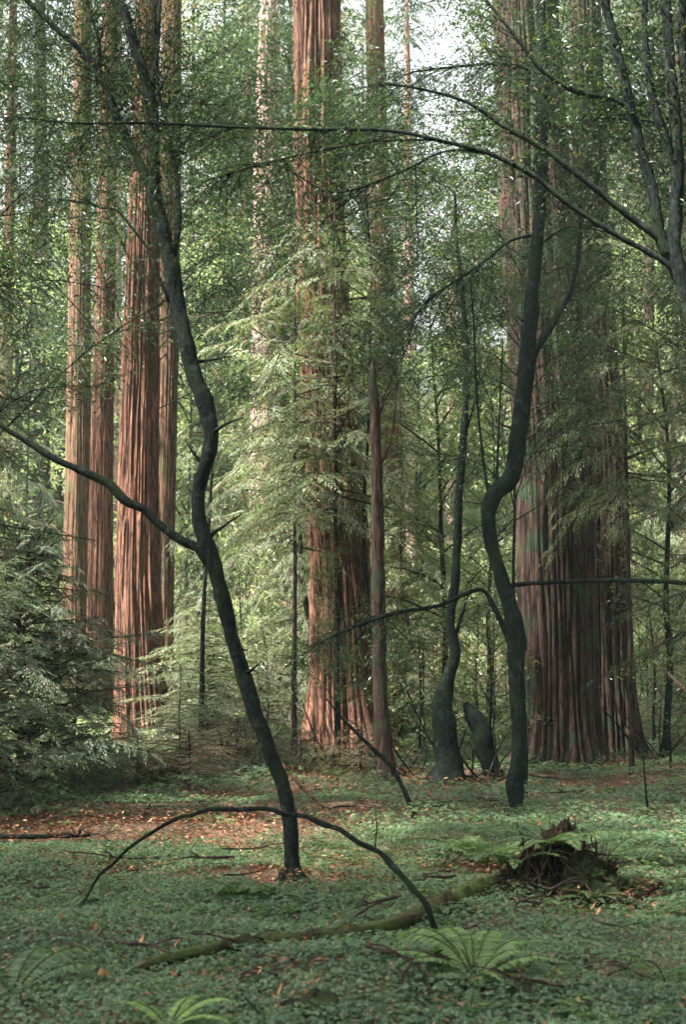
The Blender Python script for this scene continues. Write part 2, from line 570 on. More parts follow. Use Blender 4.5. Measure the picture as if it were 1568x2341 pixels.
V, Fq = cat([sorrel(200000, 4.6, 13, 0.018, 0.10), sorrel(120000, 12.5, 33, 0.030, 0.15)])
tag(obj('ground_cover', mesh('sorrel', V, Fq, M['sorrel'])), 'low carpet of clover-like green leaves over the forest floor', 'ground cover', kind='stuff')


def low_plants(n, y0, y1):
    P = scatter(n, y0, y1)
    x, y = P[:, 0], P[:, 1]
    keep = vnoise(x * 0.8, y * 0.8, 77) + 0.3 * rs.rand(n) > 0.62
    x, y = x[keep], y[keep]
    x, y = np.repeat(x, 5) + rs.normal(0, 0.03, len(x) * 5), np.repeat(y, 5) + rs.normal(0, 0.03, len(y) * 5)
    n = len(x)
    a = rs.rand(n) * 6.283
    D = unit(np.stack([np.cos(a), np.sin(a), rs.uniform(0.3, 1.1, n)], 1))
    return sprays(np.stack([x, y, gz(x, y) + 0.06], 1), D, np.tile([0, 0, 1.0], (n, 1)), rs.uniform(0.10, 0.26, n), nb=7, blade=0.3, bw=0.35, droop=0.7)


V, Fq = low_plants(1500, 5, 26)
tag(obj('low_plants', mesh('low_plants', V, Fq, M['fern'])), 'tufts of small feathery plants scattered through the green carpet', 'low plants', kind='stuff')


def litter(n, y0, y1, size):
    P = scatter(n, y0, y1)
    x, y = P[:, 0], P[:, 1]
    keep = rs.rand(len(x)) < litter_mask(x, y) * 1.1 + np.where(y < 9, 0.02, 0.05) + 0.22 * np.clip((y - 9) / 3, 0, 1) * (vnoise(x * 0.9, y * 1.6, 55) > 0.45)
    x, y = x[keep], y[keep]
    n = len(x)
    C = np.stack([x, y, gz(x, y) + np.where(rs.rand(n) < 0.5, 0.04, 0.14) * rs.rand(n) + 0.005], 1)
    a = rs.rand(n) * 6.283
    D = unit(np.stack([np.cos(a), np.sin(a), rs.normal(0, 0.25, n)], 1))
    s = size * rs.uniform(0.4, 1.6, n)
    return blades(C, D, rs.normal(0, 0.5, (n, 3)) + np.array([0, 0, 1]), s, s * rs.uniform(0.12, 0.45, n))


V, Fq = cat([litter(150000, 4.6, 14, 0.034), litter(150000, 14, 33, 0.045)])
tag(obj('leaf_litter', mesh('litter', V, Fq, M['litter'])), 'rusty brown needle litter lying in bare patches', 'leaf litter', kind='stuff')


# ------------------------------------------------------------------ redwood trunks
def redwood_trunk(profile, Yd, top, seed, depth=0.045, nth=120, flute=0.06, ysc=1.0):
    """profile: (centre px, py, width px) from the base up, read at depth Yd; carried on to height top."""
    r = np.random.RandomState(seed)
    pts = [at(px, py, Yd) for px, py, w in profile]
    rad = [w * Yd / F / 2 for px, py, w in profile]
    z = np.array([p[2] for p in pts])
    x = np.array([p[0] for p in pts])
    rad = np.array(rad)
    gb = float(gz(x[0], Yd)) - 0.15
    slope = (x[-1] - x[-2]) / max(0.1, z[-1] - z[-2]) if len(x) > 1 else 0
    slope = max(-0.05, min(0.05, slope))
    zz = np.concatenate([np.arange(gb, min(z[-1], top), 0.14), np.arange(max(z[-1], gb + 0.2), top, 0.6), [top]])
    cx = np.interp(zz, z, x)
    cr = np.interp(zz, z, rad)
    k = 5                                        # soften the corners of the read profile
    ker = np.ones(2 * k + 1) / (2 * k + 1)
    cx = np.convolve(np.pad(cx, k, 'edge'), ker, 'valid')
    cr = np.convolve(np.pad(cr, k, 'edge'), ker, 'valid')
    up = zz > z[-1]
    cx = np.where(up, x[-1] + slope * (zz - z[-1]), cx)
    cr = np.where(up, rad[-1] * np.clip(1 - (zz - z[-1]) / (top - z[-1] + 0.01) * 0.92, 0.05, 1), cr)
    cr = cr * (1 + 0.28 * np.exp(-(zz - gb) / 0.45))
    th = np.linspace(0, 2 * math.pi, nth, endpoint=False)
    TH, ZZ = np.meshgrid(th, zz)
    h = ZZ - gb
    # wandering vertical ridges
    f1 = np.zeros_like(TH)
    for kk in (6, 9, 13, 19, 27):
        ph = r.rand() * 6.28 + 1.3 * (vnoise(h * 0.35 + r.rand() * 50, 0 * h, kk)) * 3 + 2.4 * vnoise(h * 0.9, 0 * h + r.rand() * 9, kk + 1)
        f1 += np.cos(kk * TH + ph) * (1.0 if kk < 20 else 0.8)
    rid = 1 - np.abs(np.tanh(f1 * 0.9))
    fine = vnoise(TH * nth / 6.283 * 0.45 + 40, h * 1.1, seed) - 0.5
    rid = np.clip(rid, 0, 1) ** 1.6
    fl = np.zeros_like(TH)
    for kk in (3, 4, 6):
        fl += np.cos(kk * TH + r.rand() * 6.28 + 0.25 * h * r.uniform(-1, 1)) / kk * 3
    rr = cr[:, None] * (1 + flute * fl * (0.35 + 1.5 * np.exp(-h / 1.2)) * 0.5) - depth * np.minimum(1, cr[:, None] / 0.35) * (rid + 0.5 * fine)
    rr = np.maximum(rr, 0.02)
    V = np.stack([cx[:, None] + rr * np.cos(TH), Yd + ysc * rr * np.sin(TH), ZZ], -1).reshape(-1, 3)
    n = len(zz)
    i = np.arange(n - 1)[:, None] * nth
    j = np.arange(nth)[None]
    j2 = (j + 1) % nth
    Fq = np.stack([i + j, i + j2, i + nth + j2, i + nth + j], -1).reshape(-1, 4)
    return V, Fq, np.array([cx[0], Yd, gb]), np.array([cx[-1], Yd, zz[-1]])


def conifer_crown(seed, H, z0, spread, nbr, spacing=0.11, blen=0.42, nb=7, blade=0.34, bw=0.2, droop=0.22, power=0.7, top_len=0.15, rise=0.15, bare=0.12):
    """Needle fronds on whorled branches. Returns needles (V, F) and wood (V, F), axis on z."""
    r = np.random.RandomState(seed)
    P, D, U, L = [], [], [], []
    w0, w1, wr, wb = [], [], [], []
    for k in range(nbr):
        u = (k + r.rand()) / nbr
        z = z0 + (H - z0) * u
        a = r.rand() * 6.283
        Lb = (spread * (1 - u) ** power + top_len) * r.uniform(0.3, 1.2) * (0.75 + 0.5 * float(vnoise(z * 1.3 + seed, a, seed)))
        dh = np.array([math.cos(a), math.sin(a), 0.0])
        ri = rise * r.uniform(0.2, 1.6)
        dr = droop * r.uniform(0.6, 1.6)
        m_ = max(3, int(Lb / spacing))
        t = np.linspace(bare, 1, m_)
        side = np.where(np.arange(m_) % 2, 1.0, -1.0)
        pos = np.array([0, 0, z]) + dh * (Lb * t)[:, None] + np.array([0, 0, 1]) * (Lb * (ri * t - dr * t * t))[:, None]
        tang = unit(dh[None] + np.array([0, 0, 1]) * (ri - 2 * dr * t)[:, None])
        lat = np.cross(tang, np.array([0, 0, 1.0]))
        an = r.uniform(0.55, 1.15, m_)
        an[-1] = 0
        d = unit(tang * np.cos(an)[:, None] + lat * (side * np.sin(an))[:, None] + np.array([0, 0, -0.25]) + r.normal(0, 0.12, (m_, 3)))
        bl = blen * np.clip(0.35 + 0.9 * np.sin(np.pi * (0.15 + 0.75 * t)), 0.3, 1.3) * r.uniform(0.6, 1.2, m_) * min(1, 0.35 + Lb / 1.6)
        keep = r.rand(m_) > 0.12
        keep[-1] = True
        P.append(pos[keep])
        D.append(d[keep])
        U.append(np.tile([0, 0, 1.0], (keep.sum(), 1)) + r.normal(0, 0.25, (keep.sum(), 3)))
        L.append(bl[keep])
        end = np.array([0, 0, z]) + dh * Lb + np.array([0, 0, 1]) * (Lb * (ri - dr))
        w0.append(np.array([0, 0, z]))
        w1.append(end)
        wr.append(0.008 + 0.006 * Lb)
        wb.append(np.array([0, 0, 1]) * Lb * (0.5 * ri - 0.25 * dr - 0.5 * (ri - dr)))
    P, D, U, L = map(np.concatenate, (P, D, U, L))
    nd = sprays(P, D, U, L, nb=nb, blade=blade, bw=bw, droop=0.2, r=r)
    wd = twigs(np.array(w0), np.array(w1), np.array(wr), np.array(wb))
    return nd, wd


def crown_mesh(nd, wd, mat, wood=None):
    V, Fq = cat([nd, wd])
    mi = np.concatenate([np.zeros(len(nd[1])), np.ones(len(wd[1]))])
    return V, Fq, [mat, wood or M['wood']], mi


top_nd, top_wd = conifer_crown(90, 17, 0, 3.0, 90, spacing=0.22, blen=0.95, nb=6, blade=0.42, bw=0.3, power=0.6)
V, Fq, mm, mi = crown_mesh(top_nd, top_wd, M['needle_dark'])
HIGH_CROWN = mesh('redwood_high_crown', V, Fq, mm, False, mi)


def redwood(label, profile, Yd, mat, seed, top=30, crown=True, cz=0.55, group=None, csc=0.6, **kw):
    V, Fq, base, tip = redwood_trunk(profile, Yd, top, seed, **kw)
    t = thing('redwood_tree', label, 'redwood', base, group)
    part('trunk', V, Fq, mat, t)
    if crown:
        # the trunk runs straight above the picture, so its crown sits on that line
        f = cz
        zc = base[2] + (tip[2] - base[2]) * f
        k = np.abs(V[:, 2] - zc) < 0.7
        c = V[k].mean(0)
        o = obj('crown', HIGH_CROWN, t, (float(c[0] - base[0]), float(c[1] - base[1]), float(zc - base[2])))
        s = (top * (1.05 - f)) / 17
        o.scale = (s * 1.15 * csc, s * 1.15 * csc, s)
        o.rotation_euler = (0, 0, seed * 1.7)
    return t


redwood('tall orange-brown redwood at the left end of the left-hand cluster', [(168, 1640, 74), (170, 1500, 66), (172, 1300, 62), (178, 1000, 58), (182, 600, 52), (186, 300, 46)], 30, M['bark_orange'], 1, top=34)
redwood('narrow reddish redwood second from left, beside the biggest left trunk', [(228, 1700, 74), (226, 1520, 64), (228, 1300, 58), (232, 1000, 52), (240, 600, 46), (246, 300, 40)], 28, M['bark_red'], 2, top=32)
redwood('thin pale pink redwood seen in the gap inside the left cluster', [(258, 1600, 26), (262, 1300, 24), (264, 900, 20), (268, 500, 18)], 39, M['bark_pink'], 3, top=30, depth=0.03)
redwood('biggest redwood of the left cluster, deeply furrowed red bark and dark foot', [(330, 1735, 120), (325, 1650, 118), (318, 1500, 118), (314, 1300, 104), (318, 1000, 92), (322, 700, 82), (332, 300, 62), (336, 0, 54)], 24.5, M['bark_red'], 4, top=36, depth=0.10, nth=200)
redwood('sunlit orange redwood fused behind the right flank of the biggest left trunk', [(372, 1680, 52), (372, 1500, 50), (374, 1300, 48), (380, 1000, 48), (386, 700, 50), (390, 300, 50), (392, 0, 48)], 26.5, M['bark_orange'], 5, top=34)
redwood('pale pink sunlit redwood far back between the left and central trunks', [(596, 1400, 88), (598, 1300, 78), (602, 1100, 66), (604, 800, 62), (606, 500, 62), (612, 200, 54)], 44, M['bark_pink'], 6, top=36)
redwood('short dark-sided redwood just left of the pale pink trunk', [(556, 1400, 26), (558, 1250, 22), (560, 900, 18)], 46, M['bark_red'], 7, top=28, depth=0.03)
redwood('thin brown redwood just right of the pale pink trunk', [(642, 1400, 24), (644, 1200, 20), (650, 800, 18)], 47, M['bark_orange'], 8, top=28, depth=0.03)
redwood('central redwood with a splayed, shaggy foot and a shaded right side', [(806, 1745, 225), (798, 1680, 182), (790, 1600, 160), (784, 1500, 146), (776, 1300, 142), (760, 1000, 134), (742, 800, 124), (730, 500, 116), (726, 200, 112), (724, 0, 110)], 23, M['bark_red'], 9, top=36, depth=0.15, nth=220, flute=0.13)
redwood('straight brown redwood behind the slim snag, right of the central redwood', [(918, 1690, 96), (912, 1600, 80), (907, 1500, 72), (898, 1300, 64), (890, 1000, 58), (874, 600, 52), (860, 200, 44), (856, 0, 44)], 27, M['bark_orange'], 10, top=33)
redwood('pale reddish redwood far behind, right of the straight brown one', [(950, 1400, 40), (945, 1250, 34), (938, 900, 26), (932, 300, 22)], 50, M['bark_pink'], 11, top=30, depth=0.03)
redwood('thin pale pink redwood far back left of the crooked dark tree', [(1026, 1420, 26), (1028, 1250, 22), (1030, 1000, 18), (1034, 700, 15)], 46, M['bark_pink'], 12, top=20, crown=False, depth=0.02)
redwood('massive dark redwood behind the slim right-hand tree, widest trunk in view', [(1290, 1775, 190), (1285, 1700, 172), (1282, 1500, 168), (1274, 1300, 178), (1268, 1000, 186), (1244, 700, 178), (1226, 450, 170), (1212, 200, 160), (1200, 0, 152)], 20, M['bark_shaded'], 13, top=36, depth=0.12, nth=230, flute=0.10)
redwood('dark redwood fused to the right side of the massive one', [(1410, 1715, 128), (1400, 1640, 108), (1390, 1400, 106), (1388, 1100, 98), (1372, 800, 84), (1352, 500, 84), (1344, 200, 78)], 21.5, M['bark_shaded'], 14, top=34, depth=0.10, nth=170, flute=0.10)
redwood('shaded brown redwood at the far left edge behind the drooping bush', [(4, 1500, 34), (8, 1250, 30), (12, 1000, 28), (20, 500, 24)], 36, M['bark_red'], 15, top=30)
redwood('dim brown redwood left of the orange one, half hidden by boughs', [(98, 1500, 44), (96, 1300, 42), (94, 1000, 38), (92, 400, 34)], 38, M['bark_shaded'], 16, top=30)
redwood('dark redwood at the right edge deep in the undergrowth', [(1545, 1600, 44), (1548, 1400, 38), (1552, 1000, 34), (1556, 500, 30)], 33, M['bark_shaded'], 17, top=30)
redwood('slender dark redwood showing between the right-hand boughs', [(1480, 1500, 30), (1482, 1100, 26), (1486, 500, 22)], 38, M['bark_shaded'], 18, top=30)

# ------------------------------------------------------------------ conifer templates, moved to their first places below
def make_conifer(seed, H, z0, spread, nbr, mat, name='young_redwood', tr=0.05, **kw):
    t = thing(name, 'x', 'redwood sapling', (0, 0, 0))
    zz = np.linspace(-0.1, H, 14)
    r = np.random.RandomState(seed)
    wob = np.cumsum(r.normal(0, 0.012, (14, 2)), 0)
    P = np.stack([wob[:, 0], wob[:, 1], zz], 1)
    V, Fq = tube(P, tr * (1 - zz / (H * 1.03)) + 0.006, 8, rough=0.15, seed=seed)
    obj('trunk', mesh('sapling_trunk', V, Fq, M['bark_dead'], True), t)
    nd, wd = conifer_crown(seed, H, z0, spread, nbr, **kw)
    V, Fq, mm, mi = crown_mesh(nd, wd, mat)
    obj('crown', mesh('sapling_crown', V, Fq, mm, False, mi), t)
    return t


used = set()


def place(tmpl, label, loc, rz=0, sc=1.0, group=None, name=None, cat_=None, tilt=(0, 0)):
    """The first time moves the template itself, then copies it."""
    if tmpl.name not in used:
        used.add(tmpl.name)
        tmpl.location = tuple(float(v) for v in loc)
        tmpl.rotation_euler = (tilt[0], tilt[1], rz)
        tmpl.scale = (sc, sc, sc) if not isinstance(sc, (tuple, list)) else sc
        tmpl['label'] = label
        if group:
            tmpl['group'] = group
        o = tmpl
    else:
        o = copy_tree(tmpl, loc, rz, sc, label, group, tilt)
        if not group and 'group' in o.keys():
            del o['group']
    if cat_:
        o['category'] = cat_
    return o


def gp(px, Yd, dz=0.0):
    x = (px - 784) / F * Yd / cp
    return (x, Yd, float(gz(x, Yd)) + dz)


con_mid = make_conifer(31, 9.0, 1.2, 2.1, 190, M['needle'], blen=0.40, spacing=0.095, bw=0.21, nb=8, blade=0.33, rise=0.35, droop=0.5)
con_grey = make_conifer(32, 7.0, 0.8, 1.9, 150, M['needle_grey'], blen=0.40, spacing=0.095, bw=0.21, nb=8, blade=0.33, rise=0.35, droop=0.5)
con_high = make_conifer(39, 8.8, 3.7, 2.0, 92, M['needle'], blen=0.38, spacing=0.085, bw=0.21, nb=8, blade=0.33, power=0.55, rise=0.35, droop=0.5)
con_veil = make_conifer(40, 8.6, 3.3, 2.1, 74, M['needle_grey'], blen=0.40, spacing=0.085, bw=0.22, nb=8, blade=0.33, power=0.25, rise=0.35, droop=0.55)
con_dark = make_conifer(33, 10.0, 1.5, 2.6, 200, M['needle_dark'], blen=0.46, spacing=0.10, bw=0.17, nb=10, blade=0.27, power=0.5)
bush_a = make_conifer(34, 2.8, 0.02, 1.35, 250, M['needle_dusk'], blen=0.25, spacing=0.06, bw=0.24, nb=8, droop=0.35, rise=0.55, power=0.42, tr=0.04)
bush_b = make_conifer(35, 1.2, 0.02, 0.95, 60, M['needle_brown'], name='redwood_shoot_clump', blen=0.30, spacing=0.07, bw=0.17, nb=8, blade=0.28, droop=0.4, rise=0.5, power=0.4, tr=0.025)
bush_c = make_conifer(36, 2.3, 0.05, 1.3, 90, M['needle_grey'], name='redwood_shoot_clump', blen=0.34, spacing=0.08, bw=0.17, nb=8, blade=0.28, droop=0.35, rise=0.3, power=0.5, tr=0.03)

# central foliage in front of the central redwood
place(con_high, 'leafy young redwood with layered olive boughs before the central redwood', gp(770, 20.6), 0.6, (1.0, 1.0, 0.95))
place(con_veil, 'pale feathery young redwood veiling the left side of the central redwood', gp(676, 21.6), 0.6, (0.8, 0.8, 0.96))
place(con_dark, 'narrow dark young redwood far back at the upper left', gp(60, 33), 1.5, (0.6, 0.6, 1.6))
place(con_grey, 'slim young redwood with pale boughs between the pale pink and central trunks', gp(680, 24.5), 2.0, (0.6, 0.6, 0.9))
place(con_mid, 'young redwood with drooping boughs right of the central redwood', gp(915, 25), 3.4, (0.7, 0.7, 0.75))
place(con_grey, 'pale young redwood standing left of the leaning tree, beside the orange trunk', gp(462, 27), 4.4, (0.65, 0.65, 1.25))
place(con_grey, 'pale low young redwood at the foot of the left cluster, in the light', gp(470, 22), 1.1, (0.75, 0.75, 0.38))
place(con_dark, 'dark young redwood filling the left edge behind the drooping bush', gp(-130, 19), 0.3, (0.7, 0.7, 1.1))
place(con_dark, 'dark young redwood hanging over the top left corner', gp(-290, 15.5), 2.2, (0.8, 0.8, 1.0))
place(con_mid, 'dark-boughed young redwood in front of the left cluster trunks', gp(-40, 27), 1.3, (0.6, 0.6, 1.3))
place(con_grey, 'frosty pale young redwood at the right edge', gp(1600, 25), 5.0, (0.8, 0.8, 1.2))
place(con_high, 'young redwood with fine boughs in front of the massive dark redwood', gp(1436, 18.5), 2.6, (0.7, 0.7, 0.88))
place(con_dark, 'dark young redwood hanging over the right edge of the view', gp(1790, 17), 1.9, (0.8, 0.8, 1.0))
place(bush_a, 'large drooping redwood bush at the lower left edge', gp(60, 15.8), 0.4, 1.05)
place(bush_a, 'drooping redwood bush cut by the left edge, in front of the large one', gp(-60, 14.0), 2.4, 0.85)
place(bush_a, 'dark redwood bush between the large left bush and the biggest left trunk', gp(180, 17.5), 4.4, (0.75, 0.75, 0.7))
place(bush_c, 'pale feathery redwood bush between the left cluster and the leaning tree', gp(480, 21.5), 0.2, (0.9, 0.9, 0.85))
place(bush_c, 'pale feathery bush low to the right of the leaning tree, before the pink redwood', gp(590, 23.5), 3.8, (1.0, 1.0, 0.9))
place(bush_c, 'small pale feathery bush by the foot of the orange redwood', gp(415, 20.5), 5.1, (0.6, 0.6, 0.6))
place(bush_c, 'small feathery bush just right of the leaning tree', gp(610, 22.0), 2.9, (0.6, 0.6, 0.6))
place(bush_b, 'brown withered redwood clump in front of the biggest left trunk', gp(330, 18.2), 0.8, (1.0, 1.0, 0.5))
place(bush_b, 'brown and grey redwood clump right of the withered one', gp(430, 18.4), 3.0, (1.0, 1.0, 0.6))
place(bush_b, 'brown clump low behind the leaning tree', gp(545, 19.8), 5.0, (0.7, 0.7, 0.6))
place(bush_b, 'brown clump at the splayed foot of the central redwood', gp(690, 20.5), 1.7, (0.6, 0.6, 0.5))
place(bush_b, 'small brown clump between the central redwood and the slim snag', gp(820, 19.2), 2.7, (0.7, 0.7, 0.6))

# ------------------------------------------------------------------ broadleaf trees and shrubs
def leafy(P, n_per, spreadr, lsize, r, mat_ratio=0.3, flat=0.6):
    """Leaves in small tufts around points P."""
    n = len(P) * n_per
    C = np.repeat(P, n_per, 0) + r.normal(0, spreadr, (n, 3)) * np.array([1, 1, flat])
    a = r.rand(n) * 6.283
    D = unit(np.stack([np.cos(a), np.sin(a), r.normal(-0.35, 0.4, n)], 1))
    s = lsize * r.uniform(0.55, 1.3, n)
    return blades(C, D, np.array([0, 0, 1.0]) + r.normal(0, 0.5, (n, 3)), s, s * mat_ratio, belly=0.42, fold=0.06)


def make_broadleaf(seed, H, spread, ntw, mat, name='bay_tree', lsize=0.09, per=14, z0=0.25, tr=0.07, cat_='bay tree'):
    r = np.random.RandomState(seed)
    t = thing(name, 'x', cat_, (0, 0, 0))
    nseg = 9
    zz = np.linspace(-0.1, H * 0.92, nseg)
    wob = np.cumsum(r.normal(0, 0.035 * H / 5, (nseg, 2)), 0)
    P = np.stack([wob[:, 0], wob[:, 1], zz], 1)
    rad = tr * (1 - zz / H * 0.9)
    tv = [tube(P, rad, 8, step=0.3, rough=0.2, seed=seed)]
    ends, w0, w1, wb, wr = [], [], [], [], []
    for k in range(max(5, int(H * 3.2))):
        u = z0 + (1 - z0) * (k + r.rand()) / (H * 3.2)
        z = min(u, 0.97) * H * 0.92
        o = np.array([np.interp(z, zz, P[:, 0]), np.interp(z, zz, P[:, 1]), z])
        a = r.rand() * 6.283
        L = spread * (0.45 + 0.75 * math.sin(math.pi * min(1, max(0.1, u)))) * r.uniform(0.5, 1.1)
        d = np.array([math.cos(a), math.sin(a), r.uniform(0.1, 0.9)])
        e = o + d * L
        mid = o + d * L * 0.5 + np.array([0, 0, 0.12 * L]) + r.normal(0, 0.05 * L, 3)
        tv.append(tube([o, mid, e], [0.3 * tr, 0.2 * tr, 0.006], 5, step=0.3, caps=False))
        for q in range(ntw):
            s = r.uniform(0.25, 1.0)
            b0 = o + (mid - o) * 2 * s if s < 0.5 else mid + (e - mid) * 2 * (s - 0.5)
            dd = unit(r.normal(0, 1, 3) + d * 0.6) * r.uniform(0.2, 0.55) * (0.6 + spread / 4)
            w0.append(b0)
            w1.append(b0 + dd)
            wr.append(0.006)
            ends.append(b0 + dd)
            ends.append(b0 + dd * 0.55)
    V, Fq = cat(tv)
    obj('trunk', mesh('broadleaf_trunk', V, Fq, M['bark_slim'], True), t)
    lf = leafy(np.array(ends), per, 0.10 * (0.6 + spread / 4), lsize, r)
    wd = twigs(np.array(w0), np.array(w1), np.array(wr))
    V, Fq, mm, mi = crown_mesh(lf, wd, mat)
    obj('crown', mesh('broadleaf_crown', V, Fq, mm, False, mi), t)
    return t


bay_mid = make_broadleaf(41, 8.0, 1.6, 12, M['bay'], lsize=0.10, per=9)
bay_high = make_broadleaf(45, 10.0, 2.4, 26, M['bay_dark'], lsize=0.075, per=13, z0=0.48, tr=0.04)
bay_shrub = make_broadleaf(42, 2.2, 0.8, 9, M['bay'], name='leafy_shrub', lsize=0.075, per=9, z0=0.1, tr=0.025, cat_='shrub')
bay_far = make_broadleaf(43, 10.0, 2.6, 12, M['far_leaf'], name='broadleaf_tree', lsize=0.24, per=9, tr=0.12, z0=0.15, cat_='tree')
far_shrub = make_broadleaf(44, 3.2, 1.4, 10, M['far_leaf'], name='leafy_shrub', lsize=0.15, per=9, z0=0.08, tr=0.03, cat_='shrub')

place(bay_mid, 'bright-leaved bay tree behind the crooked dark tree, in the open light', gp(1010, 24), 0.2, (0.9, 0.9, 1.0))
place(bay_mid, 'light-leaved bay tree against the sky left of the slim right-hand tree', gp(1110, 28), 2.1, (0.9, 0.9, 0.95))
place(bay_high, 'bay tree with high leaves in front of the massive dark redwood', gp(1192, 17.0), 4.0, (0.72, 0.72, 0.74))
place(bay_mid, 'bay tree with glinting leaves right of the massive dark redwood', gp(1510, 21), 1.2, (0.9, 0.9, 0.85))
place(bay_mid, 'bay tree with glinting leaves before the splayed foot of the central redwood', gp(770, 20.5), 3.1, (0.36, 0.36, 0.42))
for px_, Yd_, s_, lab_ in ((330, 25.6, 1.35, 'dark bay tree behind the biggest left redwood, its leaves high around that trunk'),
                         (728, 24.3, 1.3, 'dark bay tree standing behind the central redwood, leaves showing high on both sides'), (872, 22, 1.1, 'dark bay tree with a leafy top behind the slim snag'),
                         (1270, 21.5, 1.15, 'dark bay tree with a leafy top behind the massive redwood'), (1660, 16, 0.85, 'dark bay tree over the top right corner'),
                         (-50, 13, 0.72, 'dark bay tree over the top left corner'), (440, 31, 1.3, 'dark bay tree with a high leafy top left of the pale pink redwood')):
    place(bay_high, lab_, gp(px_, Yd_), px_, (s_, s_, s_))
gS = 'low leafy shrubs at the foot of the redwoods'
for k, (px, Yd, s, lab) in enumerate(((955, 22, 1.0, 'leafy shrub right of the straight brown redwood'), (1090, 23, 1.2, 'leafy shrub behind the leaning broken stub'),
                                      (1130, 19.5, 0.8, 'low shrub between the stub and the slim right-hand tree'), (1520, 19, 0.8, 'leafy shrub at the right edge beside the dark redwood foot'),
                                      (1480, 23, 1.3, 'taller leafy shrub behind the dark redwood foot'), (610, 23, 0.9, 'bright leafy shrub right behind the leaning tree'),
                                      (1590, 24, 1.4, 'leafy shrub half cut by the right edge'), (860, 21, 0.8, 'leafy shrub behind the base of the slim snag'))):
    place(bay_shrub, lab, gp(px, Yd), k * 1.3, s, gS)

r_ = np.random.RandomState(17)
gM = 'leafy shrubs crowding the far side of the clearing'
for k in range(30):
    px_ = 420 + 1230 * (k + r_.rand()) / 30
    Yd_ = r_.uniform(21.5, 27)
    if 670 < px_ < 880 or 1170 < px_ < 1480:
        Yd_ = 25 + (Yd_ - 21.5) * 0.5       # behind the big feet
    if k % 3 == 2:
        place(bush_c, 'leafy shrub crowding the far side of the clearing', gp(px_, Yd_), r_.rand() * 6.28, r_.uniform(0.55, 0.95), gM)
    else:
        place(bay_shrub, 'leafy shrub crowding the far side of the clearing', gp(px_, Yd_), r_.rand() * 6.28, r_.uniform(0.7, 1.25), gM)
gF = 'pale shrubs covering the rising ground far behind'
k = 0
for Yd in (29, 33, 37, 42, 48, 55):
    for px in np.arange(-60, 1700, 1568 * 3.6 / Yd * 0.95 * 1.6):
        p = gp(px + rs.uniform(-60, 60), Yd + rs.uniform(-1.5, 1.5))
        place(far_shrub, 'pale leafy shrub on the rising ground behind the redwoods', p, rs.rand() * 6.28, rs.uniform(0.8, 1.4), gF)

gB = 'broadleaf trees on the slope far behind'
for px, Yd, s in ((30, 36, 1.1), (130, 44, 1.2), (440, 36, 0.9), (520, 45, 1.2), (740, 40, 1.0), (820, 46, 1.15), (960, 42, 0.75), (1060, 50, 0.75), (1150, 42, 0.8),
                  (1470, 34, 0.9), (1560, 42, 1.2), (300, 50, 0.9), (620, 56, 1.4), (1400, 50, 1.3)):
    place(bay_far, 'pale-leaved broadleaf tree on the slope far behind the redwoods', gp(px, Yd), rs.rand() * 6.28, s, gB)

gC = 'tall dark conifers rising far behind'
con_far = make_conifer(37, 24.0, 1.5, 4.2, 170, M['needle'], name='conifer', tr=0.3, blen=1.1, spacing=0.32, bw=0.3, nb=6, blade=0.42, power=0.55)
con_far['category'] = 'conifer'
con_far2 = make_conifer(38, 26.0, 4.0, 3.6, 150, M['needle_grey'], name='conifer', tr=0.3, blen=1.1, spacing=0.32, bw=0.3, nb=6, blade=0.42, power=0.5)
con_far2['category'] = 'conifer'
for k, (px, Yd, s) in enumerate(((-120, 50, 0.8), (10, 62, 1.1), (120, 60, 0.8), (215, 66, 1.1), (430, 64, 1.1), (500, 52, 1.0), (560, 72, 1.3), (660, 60, 1.15), (760, 66, 1.3),
                                 (830, 78, 1.1), (900, 72, 0.7), (1030, 82, 0.5), (1120, 75, 0.65), (1200, 60, 1.15), (1290, 66, 1.3), (1380, 56, 1.15), (1460, 68, 1.3), (1540, 58, 1.2), (1640, 64, 1.3), (1740, 52, 1.1))):
    place(con_far if k % 2 else con_far2, 'tall conifer standing far behind the redwoods', gp(px, Yd), rs.rand() * 6.28, (s, s, s), gC)


# far undergrowth as one mass
def undergrowth():
    n = 1500
    y = 24 + 60 * rs.rand(n) ** 1.2
    x = (rs.rand(n) * 2 - 1) * (y * 0.28 + 3)
    P, D, U, L = [], [], [], []
    for i_ in range(n):
        m_ = 7
        a = rs.rand(m_) * 6.283
        h = rs.uniform(0.1, 0.9)
        P.append(np.stack([x[i_] + rs.normal(0, 0.2, m_), y[i_] + rs.normal(0, 0.2, m_), float(gz(x[i_], y[i_])) + h * rs.rand(m_)], 1))
        D.append(unit(np.stack([np.cos(a), np.sin(a), rs.uniform(0.2, 1.0, m_)], 1)))
        L.append(rs.uniform(0.5, 1.0, m_))
    P, D, L = np.concatenate(P), np.concatenate(D), np.concatenate(L)
    return sprays(P, D, np.tile([0, 0, 1.0], (len(P), 1)), L, nb=8, blade=0.3, bw=0.32, droop=0.6)


V, Fq = undergrowth()
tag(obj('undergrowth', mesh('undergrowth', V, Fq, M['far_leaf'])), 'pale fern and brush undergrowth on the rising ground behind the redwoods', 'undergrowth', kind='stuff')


# ------------------------------------------------------------------ slim dark foreground trees
def limb(pl, Yd, step=0.05, sides=14, rough=0.34, seed=0, dy=None):
    """pl: (px, py, width px[, depth]) list. Returns V, F and the centre line."""
    P, R = [], []
    for q in pl:
        Yq = q[3] if len(q) > 3 else Yd
        P.append(at(q[0], q[1], Yq))
        R.append(q[2] * Yq / F / 2)
    V, Fq = tube(P, R, sides, step=step, rough=rough, seed=seed)
    Pc, _ = resample(P, R, 0.12)
    return V, Fq, Pc


